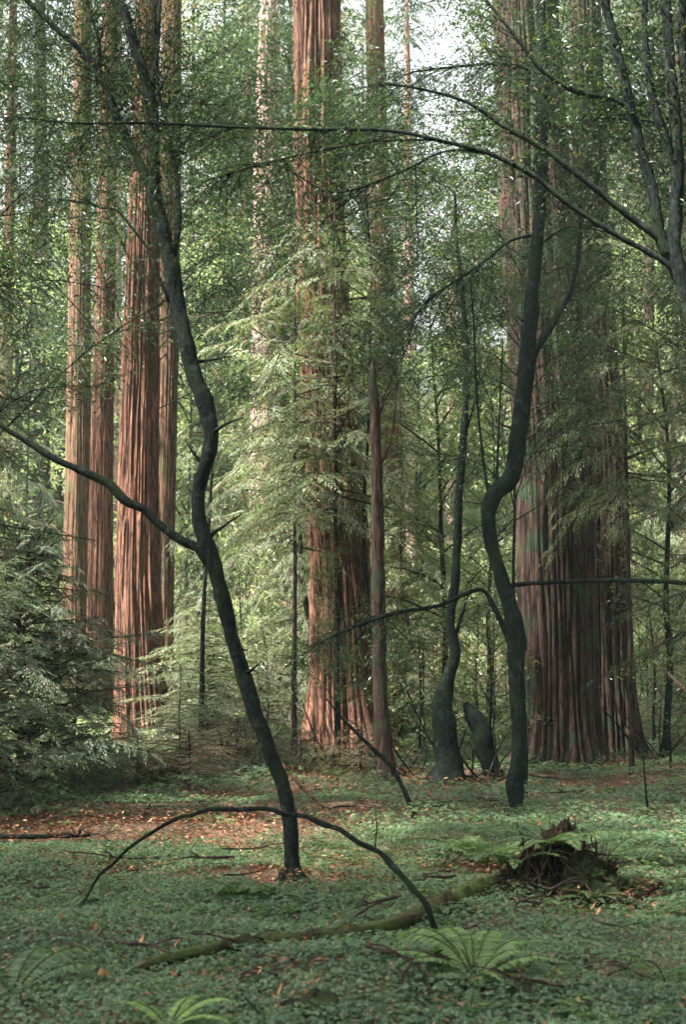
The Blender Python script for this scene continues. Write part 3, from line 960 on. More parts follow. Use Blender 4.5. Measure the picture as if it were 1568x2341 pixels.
def twig_crown(lines, r, n, mat, llen=(0.25, 0.7), lsize=0.075, per=5, tuft=0.09, droop=0.25, leafp=0.85, zmin=None, sub=4):
    """Twigs off limb lines, each with smaller twigs and leaf tufts."""
    A = np.concatenate([l[int(len(l) * f):] for l, f in lines])
    T = np.concatenate([unit(np.gradient(l, axis=0))[int(len(l) * f):] for l, f in lines])
    idx = r.randint(0, len(A), n)
    P0 = A[idx] + T[idx] * r.uniform(-0.07, 0.07, (n, 1))
    side = r.normal(0, 1, (n, 3)) * np.array([1, 0.9, 0.6])
    side[:, 1] = np.abs(side[:, 1]) + 0.35          # the twigs reach out behind, leaving the limbs clear in front
    D = unit(side + T[idx] * r.uniform(0.6, 2.2, (n, 1)))
    L = r.uniform(*llen, n)
    P1 = P0 + D * L[:, None] - np.array([0, 0, 1]) * (droop * L)[:, None]
    V1 = twigs(P0, P1, 0.0042, np.array([0, 0, 1]) * (droop * 0.3 * L)[:, None])
    m_ = n * sub
    t = r.uniform(0.3, 1.0, m_)
    i2 = np.repeat(np.arange(n), sub)
    Q0 = P0[i2] + (P1 - P0)[i2] * t[:, None] + np.array([0, 0, 1]) * (droop * 0.3 * L[i2] * 4 * t * (1 - t))[:, None] * 0.5
    Q1 = Q0 + unit(r.normal(0, 1, (m_, 3)) + D[i2]) * (L[i2] * r.uniform(0.25, 0.6, m_))[:, None]
    V2 = twigs(Q0, Q1, 0.002)
    on = r.rand(m_) < leafp
    pts = np.concatenate([Q1[on], (Q0 + Q1)[on] / 2])
    lf = leafy(pts, per, tuft, lsize, r)
    return crown_mesh(lf, cat([V1, V2]), mat, M['bark_slim'])


r = np.random.RandomState(61)
# --- the leaning tree
Y1 = 10.0
b1 = ground_hit(668, 2026)
Y1 = float(b1[1])
t1 = thing('slim_tree', 'slim dark mossy tree leaning left with an S-bend, rooted front and centre', 'tree', b1)
main = [(671, 2050, 66), (669, 2030, 48), (668, 2005, 39), (666, 1940, 34), (660, 1860, 33), (640, 1780, 32), (605, 1690, 33), (570, 1590, 35), (540, 1490, 35), (510, 1380, 35), (484, 1280, 38),
        (457, 1190, 33), (456, 1110, 31), (474, 1050, 35), (483, 990, 37), (466, 920, 37), (436, 830, 36), (410, 710, 33), (392, 620, 37), (370, 520, 35), (352, 440, 34), (350, 390, 30), (352, 300, 27),
        (342, 230, 28), (322, 150, 26), (294, 60, 25), (268, -40, 22), (250, -200, 18), (240, -400, 12)]
V, Fq, c0 = limb(main, Y1, seed=1)
part('trunk', V, Fq, M['bark_slim'], t1)
for k_, a_ in enumerate((0.4, 2.0, 3.3, 4.5, 5.5)):
    d_ = np.array([math.cos(a_), math.sin(a_), 0])
    V, Fq = tube([b1 + d_ * 0.02 + np.array([0, 0, 0.12]), b1 + d_ * 0.09 + np.array([0, 0, 0.03]), b1 + d_ * 0.24 - np.array([0, 0, 0.03])], [0.04, 0.035, 0.012], 8, step=0.03, rough=0.4, seed=k_)
    part('root', V, Fq, M['bark_slim'], t1)
cl = []
for k, pl in enumerate((
        [(352, 440, 26), (330, 400, 22), (308, 355, 21), (272, 280, 20), (238, 195, 18), (192, 122, 16), (122, 60, 14), (60, 0, 12), (-20, -80, 8)],
        [(482, 1290, 26), (450, 1252, 25), (410, 1235, 22), (370, 1205, 20), (330, 1166, 20), (282, 1143, 22), (252, 1110, 21), (210, 1088, 19), (130, 1052, 16), (60, 1010, 14), (0, 972, 12), (-80, 920, 9)],
        [(396, 590, 16), (404, 545, 13), (409, 500, 12), (405, 420, 11), (390, 330, 10), (372, 255, 9), (358, 180, 8), (356, 90, 8), (350, -10, 7)],
        [(388, 690, 12), (360, 630, 9), (345, 580, 7), (300, 520, 6), (262, 478, 5), (215, 470, 4), (150, 400, 3), (80, 320, 2)],
        [(240, 210, 11), (226, 150, 10), (224, 90, 9), (205, 30, 8), (190, -30, 7)],
        [(460, 1056, 10), (445, 1040, 7), (426, 1014, 3)],
        [(342, 235, 12), (352, 160, 10), (362, 80, 8), (366, 0, 7)])):
    V, Fq, c = limb(pl, Y1, seed=k + 3, sides=10)
    part('limb', V, Fq, M['bark_slim'], t1)
    cl.append(c)
V, Fq, mm, mi = twig_crown([(c0, 0.72), (cl[0], 0.2), (cl[2], 0.4), (cl[4], 0.1), (cl[3], 0.6)], r, 250, M['bay_dark'], llen=(0.4, 1.5), per=15, lsize=0.042, tuft=0.15, sub=4)
part('crown', V, Fq, mm, t1, smooth=False, midx=mi)

def stubs(t, Pc, Rw, n, seed):
    q = np.random.RandomState(seed)
    for _ in range(n):
        i_ = q.randint(14, int(len(Pc) * 0.75))
        a_ = q.rand() * 6.283
        d_ = np.array([math.cos(a_), math.sin(a_), q.uniform(0.1, 0.9)])
        L_ = q.uniform(0.08, 0.30)
        p_ = Pc[i_]
        V, Fq = tube([p_, p_ + d_ * L_ * 0.6, p_ + d_ * L_ + q.normal(0, 0.02, 3)], [0.018, 0.010, 0.005], 7, step=0.03, rough=0.4)
        part('stub', V, Fq, M['bark_slim'], t)


stubs(t1, c0, 0.05, 5, 5)
# --- the slim right-hand tree
b2 = ground_hit(1176, 1862)
Y2 = float(b2[1])
t2 = thing('slim_tree', 'slim dark tree with a kinked trunk in front of the massive redwood', 'tree', b2)
main = [(1172, 1885, 74), (1175, 1862, 54), (1177, 1835, 43), (1181, 1790, 40), (1186, 1700, 36), (1182, 1550, 38), (1176, 1430, 42), (1152, 1340, 33), (1126, 1250, 31), (1118, 1180, 33), (1132, 1128, 40), (1168, 1088, 38),
        (1180, 1010, 32), (1190, 930, 31), (1204, 820, 34), (1215, 720, 33), (1223, 600, 31), (1233, 500, 29), (1238, 350, 29), (1240, 200, 27), (1238, 60, 25), (1240, -80, 20), (1236, -300, 12)]
V, Fq, c0 = limb(main, Y2, seed=21)
part('trunk', V, Fq, M['bark_slim'], t2)
cl = []
for k, pl in enumerate((
        [(1178, 1100, 20), (1192, 1050, 14), (1204, 960, 13), (1214, 870, 13), (1226, 805, 16), (1262, 745, 14), (1298, 682, 13), (1320, 600, 11), (1326, 500, 9), (1325, 440, 7), (1345, 330, 5)],
        [(1122, 1140, 14), (1114, 1110, 8), (1104, 1040, 6), (1090, 900, 5), (1084, 750, 4), (1076, 640, 3)],
        [(1136, 1128, 10), (1136, 1090, 6), (1141, 980, 5), (1146, 860, 4), (1150, 780, 3)],
        [(1218, 538, 8), (1165, 552, 6), (1105, 600, 5), (1015, 660, 5), (965, 700, 4), (935, 760, 3)],
        [(1172, 1470, 20), (1150, 1430, 14), (1128, 1385, 12), (1102, 1348, 10), (1055, 1362, 11), (1000, 1385, 9), (900, 1402, 8), (800, 1438, 7), (740, 1465, 5), (688, 1500, 3)],
        [(1148, 1344, 10), (1180, 1337, 10), (1250, 1332, 10), (1400, 1327, 10), (1568, 1332, 11), (1680, 1345, 10)],
        [(1238, 165, 10), (1150, 146, 8), (1050, 152, 6), (940, 165, 4)],
        [(1238, 270, 8), (1290, 290, 6), (1380, 240, 5), (1450, 215, 3)],
        [(1234, 560, 6), (1300, 520, 5), (1390, 530, 3)])):
    V, Fq, c = limb(pl, Y2 if k != 5 else Y2 + 0.25, seed=k + 31, sides=10)
    part('limb', V, Fq, M['bark_slim'], t2)
    cl.append(c)
V, Fq, mm, mi = twig_crown([(c0, 0.7), (cl[0], 0.5), (cl[3], 0.3), (cl[6], 0.1), (cl[7], 0.1), (cl[1], 0.5), (cl[4], 0.5)], r, 420, M['bay_dark'], llen=(0.3, 0.9), per=7, lsize=0.045)
part('crown', V, Fq, mm, t2, smooth=False, midx=mi)

stubs(t2, c0, 0.06, 10, 6)
# --- the forked tree at the right edge
Y3 = 9.0
x3 = at(1680, 1500, Y3)[0]
b3 = np.array([x3, Y3, float(gz(x3, Y3))])
t3 = thing('slim_tree', 'dark forked tree entering at the right edge with long limbs sweeping left', 'tree', b3)
main = [(1690, 2150, 60), (1670, 1800, 52), (1640, 1300, 48), (1612, 900, 46), (1585, 720, 46), (1562, 640, 44), (1540, 575, 40), (1546, 480, 32), (1550, 400, 30), (1546, 280, 27), (1533, 140, 24), (1522, 0, 22), (1516, -200, 14)]
V, Fq, c0 = limb(main, Y3, seed=41)
part('trunk', V, Fq, M['bark_slim'], t3)
cl = []
for k, pl in enumerate((
        [(1538, 590, 30), (1512, 545, 27), (1492, 430, 25), (1458, 310, 24), (1432, 200, 22), (1403, 80, 20), (1380, -20, 18), (1370, -160, 12)],
        [(1562, 640, 20), (1525, 602, 16), (1480, 575, 14), (1380, 520, 13), (1285, 455, 13), (1225, 405, 12), (1120, 352, 11), (1000, 320, 10), (880, 298, 9), (700, 296, 8), (500, 289, 7), (330, 281, 6), (180, 282, 5), (60, 270, 3)],
        [(1540, 580, 22), (1500, 540, 18), (1420, 480, 16), (1325, 402, 15), (1240, 338, 13), (1150, 288, 11), (1070, 235, 9), (970, 205, 7), (880, 190, 4)],
        [(1452, 300, 14), (1440, 250, 13), (1400, 226, 11), (1315, 208, 12), (1240, 160, 11), (1180, 85, 9), (1120, 10, 7), (1080, -40, 5)],
        [(1548, 420, 22), (1530, 340, 20), (1500, 250, 18), (1478, 120, 16), (1475, 0, 14), (1480, -100, 10)],
        [(1575, 700, 22), (1590, 500, 22), (1580, 300, 22), (1562, 120, 20), (1560, -50, 16)],
        [(1120, 352, 6), (1020, 345, 5), (900, 400, 5), (760, 440, 4), (640, 380, 3), (540, 390, 2)],
        [(1000, 320, 6), (870, 322, 5), (730, 345, 5), (600, 375, 4), (510, 400, 3)])):
    V, Fq, c = limb(pl, Y3, seed=k + 51, sides=8)
    part('limb', V, Fq, M['bark_slim'], t3)
    cl.append(c)
V, Fq, mm, mi = twig_crown([(c0, 0.7), (cl[0], 0.3), (cl[1], 0.3), (cl[2], 0.3), (cl[3], 0.1), (cl[4], 0.2), (cl[5], 0.4), (cl[6], 0.2), (cl[7], 0.2)], r, 320, M['bay_dark'], llen=(0.25, 0.8), per=11, lsize=0.042, tuft=0.12, leafp=0.75)
part('crown', V, Fq, mm, t3, smooth=False, midx=mi)


# --- other slim trunks
def simple_tree(label, pl, mat, seed, limbs=(), crown=0, Yd=None, cat_='tree', name='slim_tree', lm=None):
    b = ground_hit(pl[0][0], pl[0][1]) if Yd is None else np.array(gp(pl[0][0], Yd))
    Yd = float(b[1])
    pg = 1500 + (CAMZ - b[2] + 0.1) * F / Yd
    if pl[0][1] < pg - 15:                     # carry the stem down to its own ground
        pl = [(pl[0][0] - 4, pg, pl[0][2] * 1.3)] + list(pl)
    t = thing(name, label, cat_, b)
    V, Fq, c0 = limb(pl, Yd, seed=seed, sides=10, step=0.1)
    part('trunk', V, Fq, mat, t)
    cs = [(c0, 0.5)]
    for k, l in enumerate(limbs):
        V, Fq, c = limb(l, Yd, seed=seed + k + 1, sides=6, step=0.1)
        part('limb', V, Fq, mat, t)
        cs.append((c, 0.3))
    if crown:
        V, Fq, mm, mi = twig_crown(cs, np.random.RandomState(seed), crown, lm or M['bay'], llen=(0.3, 1.0), per=4)
        part('crown', V, Fq, mm, t, smooth=False, midx=mi)
    return t


simple_tree('slim tan snag with a broken dark top in front of the straight brown redwood', [(885, 1785, 54), (878, 1700, 42), (870, 1600, 36), (866, 1450, 33), (864, 1300, 31), (860, 1100, 27), (857, 950, 24), (852, 860, 19), (856, 838, 12), (851, 820, 3)],
            M['bark_shaded'], 71, Yd=18.5, limbs=[[(860, 960, 9), (876, 925, 6), (868, 905, 5)], [(862, 1080, 6), (895, 1000, 5), (905, 885, 5), (888, 850, 3)], [(868, 1350, 6), (845, 1300, 4), (850, 1200, 3)]], name='dead_snag', cat_='snag')
simple_tree('crooked dark tree with a swollen foot left of the slim right-hand tree', [(1024, 1768, 78), (1022, 1720, 62), (1016, 1650, 56), (1014, 1590, 40), (1030, 1530, 30), (1042, 1490, 26), (1030, 1430, 22), (1036, 1370, 22), (1044, 1290, 22), (1048, 1150, 20), (1060, 1000, 18), (1066, 850, 15), (1060, 700, 12), (1046, 560, 9), (1040, 440, 6)],
            M['bark_slim'], 75, Yd=18.5, limbs=[[(1040, 1460, 10), (1058, 1400, 7), (1075, 1350, 5)], [(1062, 1000, 6), (1090, 900, 5), (1100, 820, 3)], [(1016, 1650, 6), (990, 1700, 5), (940, 1600, 4), (920, 1540, 3)]], crown=130)
simple_tree('thin dark dead sapling left of the leaning tree', [(462, 1500, 11), (464, 1400, 10), (470, 1300, 9), (478, 1180, 8), (484, 1050, 6), (480, 950, 3)], M['bark_slim'], 81, Yd=21, name='dead_sapling', cat_='sapling')
simple_tree('short bent dark sapling standing on the litter right of the centre', [(952, 1872, 15), (938, 1840, 12), (918, 1795, 11), (893, 1748, 11), (852, 1712, 10), (820, 1680, 8), (780, 1640, 6), (740, 1590, 3)], M['bark_slim'], 85, name='sapling', cat_='sapling')
simple_tree('thin leafless switch at the right, rising from the green carpet', [(1485, 1870, 6), (1478, 1820, 5), (1474, 1760, 4), (1470, 1705, 3)], M['bark_slim'], 86, name='switch', cat_='twig')
simple_tree('thin upright bare stick behind the arching branch', [(862, 1960, 4), (858, 1930, 4), (862, 1890, 3), (857, 1845, 2)], M['bark_slim'], 87, name='switch', cat_='twig')


# --- bent branch arching over the ground
def ground_limb(name, label, cat_, pl, mat, seed, base=0, rough=0.3, sides=10, snap=False, lift=0.0):
    """pl: (px, py, width px, depth or None for the ground hit)."""
    P, R = [], []
    for q in pl:
        if len(q) > 3 and q[3]:
            p = at(q[0], q[1], q[3])
        else:
            p = ground_hit(q[0], q[1])
            p[2] += lift
        P.append(p)
        R.append(q[2] * p[1] / F / 2)
    t = np.array(P[base])
    V, Fq = tube(P, R, sides, step=0.05, rough=rough, seed=seed)
    me = mesh(name, V - t, Fq, mat, True)
    return tag(obj(name, me, None, tuple(t)), label, cat_)


ground_limb('arching_branch', 'long thin mossy branch arching over the ground in front of the leaning tree', 'branch',
            [(1026, 2200, 13, None), (1012, 2162, 13, 7.9), (986, 2100, 14, 7.95), (974, 2066, 15, 7.97), (946, 2034, 14, 8.0), (893, 1974, 15, 8.1), (868, 1948, 12, 8.15), (820, 1926, 14, 8.2), (776, 1896, 12, 8.25), (740, 1885, 13, 8.3),
             (700, 1866, 11, 8.35), (660, 1862, 12, 8.4), (605, 1848, 11, 8.45), (560, 1851, 11, 8.5), (480, 1850, 10, 8.6), (436, 1864, 9, 8.65), (400, 1872, 9, 8.7), (330, 1914, 8, 8.8), (292, 1940, 8, 8.85), (256, 1976, 7, 8.9), (226, 2000, 7, 8.85), (202, 2042, 6, 8.8), (175, 2085, 5, 8.6), (162, 2130, 4, None)], M['bark_slim'], 91)
ground_limb('mossy_log', 'low mossy brown branch lying curved on the green carpet, running to the rotten stump', 'log',
            [(300, 2262, 14), (380, 2232, 26), (500, 2204, 30), (620, 2190, 30), (740, 2178, 34), (860, 2158, 36), (960, 2128, 42), (1060, 2086, 48), (1150, 2040, 60), (1220, 2010, 74), (1275, 1990, 80)], M['moss_log'], 92, lift=0.075, rough=0.8)
ground_limb('fallen_branch', 'dark fallen branch lying at the left edge, upper of the two', 'branch', [(-60, 1945, 12), (60, 1944, 12), (140, 1942, 10), (205, 1942, 6)], M['bark_slim'], 93, lift=0.11)
ground_limb('fallen_branch', 'shorter dark fallen branch at the left edge, lower of the two', 'branch', [(-60, 1960, 11), (20, 1962, 12), (70, 1968, 10), (98, 1975, 5)], M['bark_slim'], 94, lift=0.11)
ground_limb('fallen_stick', 'short dark stick on the litter left of the leaning tree', 'stick', [(455, 1848, 6), (485, 1834, 7), (528, 1818, 4)], M['bark_dead'], 95, lift=0.06)
ground_limb('fallen_stick', 'pinkish bare stick leaning down to the right of the leaning tree', 'stick', [(742, 1852, 6), (705, 1815, 7, 14.6), (668, 1778, 6, 14.6)], M['bark_orange'], 96, lift=0.02)
ground_limb('fallen_stick', 'orange tipped dead stick slanting down at the right edge', 'stick', [(1640, 1640, 8, 20), (1568, 1580, 8, 20), (1528, 1540, 7, 20), (1486, 1506, 4, 20)], M['bark_pink'], 97)
ground_limb('fallen_branch', 'dark branch lying at the right edge below the rotten stump', 'branch', [(1395, 2085, 22), (1450, 2065, 22), (1520, 2035, 18), (1620, 2000, 18)], M['rot'], 98, lift=0.04)
ground_limb('fallen_stick', 'thin dark stick low at the lower right, tip curled', 'stick', [(1130, 2212, 4), (1200, 2210, 5), (1290, 2205, 6), (1345, 2215, 5)], M['bark_dead'], 99, lift=0.04)
ground_limb('fallen_stick', 'thin stick on the litter left, angled by the dark clump', 'stick', [(320, 1880, 4), (336, 1850, 5, 13.6), (344, 1836, 3, 13.6)], M['bark_dead'], 100)
ground_limb('fallen_stick', 'long thin dark twig lying under the crooked tree', 'stick', [(1050, 1785, 5), (1010, 1755, 5), (960, 1730, 4), (900, 1700, 3, 18.0)], M['bark_dead'], 101, lift=0.05)
ground_limb('curled_vine', 'thin dark vine curling at the lower right corner', 'vine', [(1510, 2290, 4), (1520, 2240, 4, 6.6), (1500, 2205, 4, 6.7), (1475, 2195, 3)], M['bark_slim'], 102)
ground_limb('curled_vine', 'thin dark vine curving left of the corner vine', 'vine', [(1370, 2285, 3), (1400, 2250, 4), (1430, 2215, 4, 6.9), (1440, 2200, 3, 6.9)], M['bark_slim'], 103, lift=0.05)
ground_limb('trailing_twig', 'thin dark twig trailing at the bottom, left of centre', 'twig', [(490, 2225, 3), (520, 2275, 4), (560, 2320, 5), (600, 2370, 5)], M['bark_slim'], 104, lift=0.07)

# leaning broken stub
Ys = 19.0
P = [at(1135, 1785, Ys), at(1108, 1700, Ys), at(1095, 1665, Ys), at(1078, 1630, Ys), at(1064, 1606, Ys)]
V, Fq = tube(P, [0.13, 0.13, 0.13, 0.11, 0.04], 12, step=0.06, rough=0.35, seed=9)
o = obj('broken_stub', mesh('broken_stub', V - P[0], Fq, M['bark_slim'], True), None, tuple(P[0]))
tag(o, 'short dark broken stub leaning left, right of the crooked tree', 'stump')

# tangled dead stems in the middle distance
def tangle(label, px, Yd, n, seed, h=1.2, w=0.8):
    r = np.random.RandomState(seed)
    base = np.array(gp(px, Yd))
    t = thing('dead_brush', label, 'dead brush', base)
    for k in range(n):
        a = r.rand() * 6.283
        q = base + np.array([r.normal(0, w * 0.3), r.normal(0, w * 0.3), -0.03])
        e = q + np.array([math.cos(a) * w * r.uniform(0.3, 1.1), math.sin(a) * w * r.uniform(0.3, 1), h * r.uniform(0.3, 1.0)])
        m_ = (q + e) / 2 + r.normal(0, 0.12, 3)
        V, Fq = tube([q, m_, e], [0.02 * r.uniform(0.5, 1.2), 0.012, 0.004], 6, step=0.1, rough=0.3)
        part('stem', V, Fq, M['bark_dead'] if r.rand() < 0.6 else M['bark_slim'], t)


tangle('tangle of bare dark stems behind the leaning tree, left', 545, 20.5, 12, 1, 1.0)
tangle('tangle of bare stems at the foot of the straight brown redwood', 930, 19.5, 12, 2, 1.1)
tangle('tangle of dead stems left of the slim snag', 800, 20.3, 12, 3, 1.4)
tangle('bare stems between the crooked tree and the leaning stub', 1075, 18.6, 7, 4, 0.8)
tangle('dead dark stems at the right edge behind the massive redwood', 1520, 20.5, 10, 5, 1.6, 1.2)


# ------------------------------------------------------------------ rotten stump (root mound)
sb = ground_hit(1300, 2075)
nth, nz = 110, 60


def lump(rx, ry, rz, seed, rough=1.0):
    th = np.linspace(0, 2 * math.pi, nth, endpoint=False)
    ph = np.linspace(0.02, math.pi - 0.02, nz)
    TH, PH = np.meshgrid(th, ph)
    ux, uy, uz = np.sin(PH) * np.cos(TH), np.sin(PH) * np.sin(TH), np.cos(PH)
    k = 1 + rough * (0.45 * (vnoise(2.3 * ux + 5, 2.3 * uy + 3.1 * uz, seed) - 0.5) + 0.5 * (vnoise(6 * ux + 9, 6 * uy + 4 * uz, seed + 1) - 0.5)
                     + 0.42 * (vnoise(13 * ux + 9, 13 * uy + 3 * uz, seed + 2) - 0.5) + 0.2 * (vnoise(30 * ux, 30 * uy + 6 * uz, seed + 3) - 0.5))
    V = np.stack([rx * k * ux, ry * k * uy, rz * k * uz], -1).reshape(-1, 3)
    i = np.arange(nz - 1)[:, None] * nth
    j = np.arange(nth)[None]
    j2 = (j + 1) % nth
    return V, np.stack([i + j, i + nth + j, i + nth + j2, i + j2], -1).reshape(-1, 4)


stump = thing('rotten_stump', 'dark rotten stump overgrown with ferns at the lower right', 'stump', sb + np.array([0, 0.3, 0]))
# moss and duff hold the fibres together
V, Fq = cat([(lump(0.36, 0.30, 0.24, 31, 0.8)[0] + np.array([0, 0, 0.02]), lump(0.36, 0.30, 0.24, 31)[1]),
             (lump(0.13, 0.12, 0.20, 41, 0.9)[0] + np.array([0.03, 0.02, 0.24]), lump(0.13, 0.12, 0.20, 41)[1]),
             (lump(0.22, 0.2, 0.14, 51, 0.8)[0] + np.array([-0.26, 0.0, 0.04]), lump(0.22, 0.2, 0.14, 51)[1]),
             (lump(0.20, 0.2, 0.13, 61, 0.8)[0] + np.array([0.30, -0.02, 0.02]), lump(0.20, 0.2, 0.13, 61)[1])])
obj('stump_body', mesh('stump_body', V, Fq, M['rot'], True), stump)
rq = np.random.RandomState(8)
tv = []
for k in range(120):                                       # shredded root fibres and splinters draped over the mound
    a = rq.rand() * 6.283
    hb = rq.uniform(0.0, 0.36)
    r0 = (0.36 * math.sqrt(max(0.0, 1 - (hb / 0.42) ** 2))) * rq.uniform(0.7, 1.0)
    p0 = np.array([1.1 * r0 * math.cos(a), 0.9 * r0 * math.sin(a), hb])
    if k % 3:
        d = np.array([math.cos(a) * 0.5, math.sin(a) * 0.5, -0.5]) + rq.normal(0, 0.45, 3)
    else:
        d = np.array([math.cos(a) * 0.25, math.sin(a) * 0.25, 0.9]) + rq.normal(0, 0.25, 3)
    d = unit(d) * rq.uniform(0.06, 0.22)
    w = rq.uniform(0.004, 0.014)
    tv.append(tube([p0 - d * 0.3, p0 + d * 0.4 + rq.normal(0, 0.012, 3), p0 + d], [w, w * 0.8, 0.002], 5, step=0.03, rough=0.5, seed=k, caps=False))
V, Fq = cat(tv)
o = obj('root_fibres', mesh('root_fibres', V, Fq, M['bark_dead'], True), stump)
o['kind'] = 'stuff'
for k, a in enumerate((0.1, 2.9, 3.5, 4.3, 5.4)):
    p0 = np.array([math.cos(a) * 0.25, math.sin(a) * 0.2, 0.10])
    p1 = np.array([math.cos(a) * 0.5, math.sin(a) * 0.4, 0.05])
    p2 = np.array([math.cos(a + .25) * 0.72, math.sin(a + .25) * 0.55, -0.03])
    V, Fq = tube([p0, p1, p2], [0.05, 0.04, 0.015], 10, step=0.03, rough=0.7, seed=k)
    obj('root', mesh('root', V, Fq, M['rot'], True), stump)


# ------------------------------------------------------------------ ferns
def fern(label, loc, fronds, mat, seed, group=None, name='sword_fern'):
    """fronds: list of (azimuth, length, lift) or a count."""
    r = np.random.RandomState(seed)
    if isinstance(fronds, tuple):
        n, L0 = fronds
        fronds = [(6.283 * (k + r.uniform(-0.3, 0.3)) / n, L0 * r.uniform(0.7, 1.1), r.uniform(0.5, 1.3)) for k in range(n)]
    t = thing(name, label, 'fern', loc, group)
    for a, L, lift in fronds:
        n = 28
        s = np.linspace(0, 1, n)
        dh = np.array([math.cos(a), math.sin(a), 0])
        el0 = math.atan(lift)
        el = el0 - 1.25 * s ** 1.3 * (0.5 + 0.5 * lift)
        steps = np.stack([dh[0] * np.cos(el), dh[1] * np.cos(el), np.sin(el)], 1) * L / n
        C = np.cumsum(steps, 0) + np.array([0, 0, 0.02])
        T = unit(steps)
        S = unit(np.cross(T, np.array([0, 0, 1.0])))
        Nn = np.cross(S, T)
        w = 0.19 * L * np.sin(np.pi * np.clip(0.12 + 0.86 * s, 0, 1)) ** 0.65 * (1 - 0.35 * s)
        parts = []
        for sgn in (-1, 1):
            d = unit(S * sgn + T * 0.28 - np.array([0, 0, 0.14]) + r.normal(0, 0.05, (n, 3)))
            parts.append(blades(C[2:], d[2:], (Nn + r.normal(0, 0.15, (n, 3)))[2:], w[2:], np.full(n - 2, L / n * 1.35), belly=0.35))
        lf = cat(parts)
        tv = tube(C, np.linspace(0.004, 0.0012, n) * (0.7 + L), 4, caps=False)
        V, Fq = cat([lf, tv])
        mi = np.concatenate([np.zeros(len(lf[1])), np.ones(len(tv[1]))])
        obj('frond', mesh('frond', V, Fq, [mat, M['moss_log']], False, mi), t)
    return t


f0 = ground_hit(1085, 2265)
fern('large sword fern with broad fronds at the lower right of centre', f0,
     [(1.9, 0.56, 2.2), (2.35, 0.58, 1.8), (3.0, 0.5, 1.0), (3.5, 0.42, 1.3), (3.9, 0.34, 0.8), (1.2, 0.52, 2.1), (0.7, 0.48, 1.4), (0.1, 0.46, 0.9), (5.6, 0.3, 0.8), (4.7, 0.28, 0.7), (1.55, 0.5, 2.8), (2.7, 0.54, 2.2), (0.4, 0.38, 1.8), (5.1, 0.3, 1.1), (2.1, 0.45, 3.0)], M['fern_mid'], 1)
fern('small bright fern tuft beside the large sword fern', ground_hit(1145, 2235), [(5.3, 0.22, 0.9), (0.2, 0.2, 0.7), (4.4, 0.2, 0.6)], M['fern_bright'], 2)
fern('bright fern at the bottom edge below the large sword fern', ground_hit(1075, 2355), [(1.4, 0.3, 1.2), (2.2, 0.3, 0.8), (0.7, 0.3, 0.8), (3.2, 0.25, 0.5)], M['fern'], 3)
fern('upright fern left of the rotten stump', ground_hit(1115, 1990), (11, 0.8), M['fern'], 4)
fern('fern growing on top of the rotten stump', np.array(stump.location) + np.array([-0.06, -0.05, 0.30]), (12, 0.55), M['fern'], 5)
fern('fern drooping over the left side of the rotten stump', np.array(stump.location) + np.array([-0.3, -0.1, 0.2]), (8, 0.42), M['fern'], 16)
fern('fern rooted at the front of the rotten stump', np.array(stump.location) + np.array([0.12, -0.3, 0.02]), (7, 0.3), M['fern'], 17)
fern('pale fern on the right shoulder of the rotten stump', np.array(stump.location) + np.array([0.3, 0.1, 0.2]), [(0.3, 0.5, 1.2), (6.0, 0.45, 0.7), (1.2, 0.5, 1.4), (5.2, 0.35, 0.6)], M['fern'], 6)
fern('fern arching in from the lower left edge', ground_hit(25, 2300), [(0.7, 0.55, 1.6), (0.2, 0.5, 1.1), (1.4, 0.5, 1.5), (5.8, 0.4, 0.8), (2.4, 0.5, 1.2)], M['fern'], 7)
fern('bright yellow-green fern at the bottom edge, left of centre', ground_hit(385, 2368), [(0.3, 0.33, 1.3), (1.2, 0.3, 1.0), (5.9, 0.3, 0.8), (2.6, 0.3, 1.0)], M['fern_bright'], 8)
fern('flat pale fern on the carpet left of the leaning tree foot', ground_hit(530, 2062), (7, 0.42), M['fern'], 9)
fern('small flat fern just below the leaning tree foot', ground_hit(640, 2065), (6, 0.3), M['fern'], 10)
fern('faint fern on the slope where the arching branch dips', ground_hit(230, 2075), (6, 0.42), M['fern'], 11)
fern('low fern right of the mossy branch end', ground_hit(900, 2105), (5, 0.26), M['fern'], 12)
fern('fern at the foot of the slim right-hand tree', ground_hit(1205, 1872), (7, 0.42), M['fern'], 13)
fern('fern low between the stump and the right edge', ground_hit(1470, 1985), (6, 0.4), M['fern'], 14)
fern('small fern near the bottom right of the large sword fern', ground_hit(1250, 2330), (5, 0.25), M['fern'], 15)

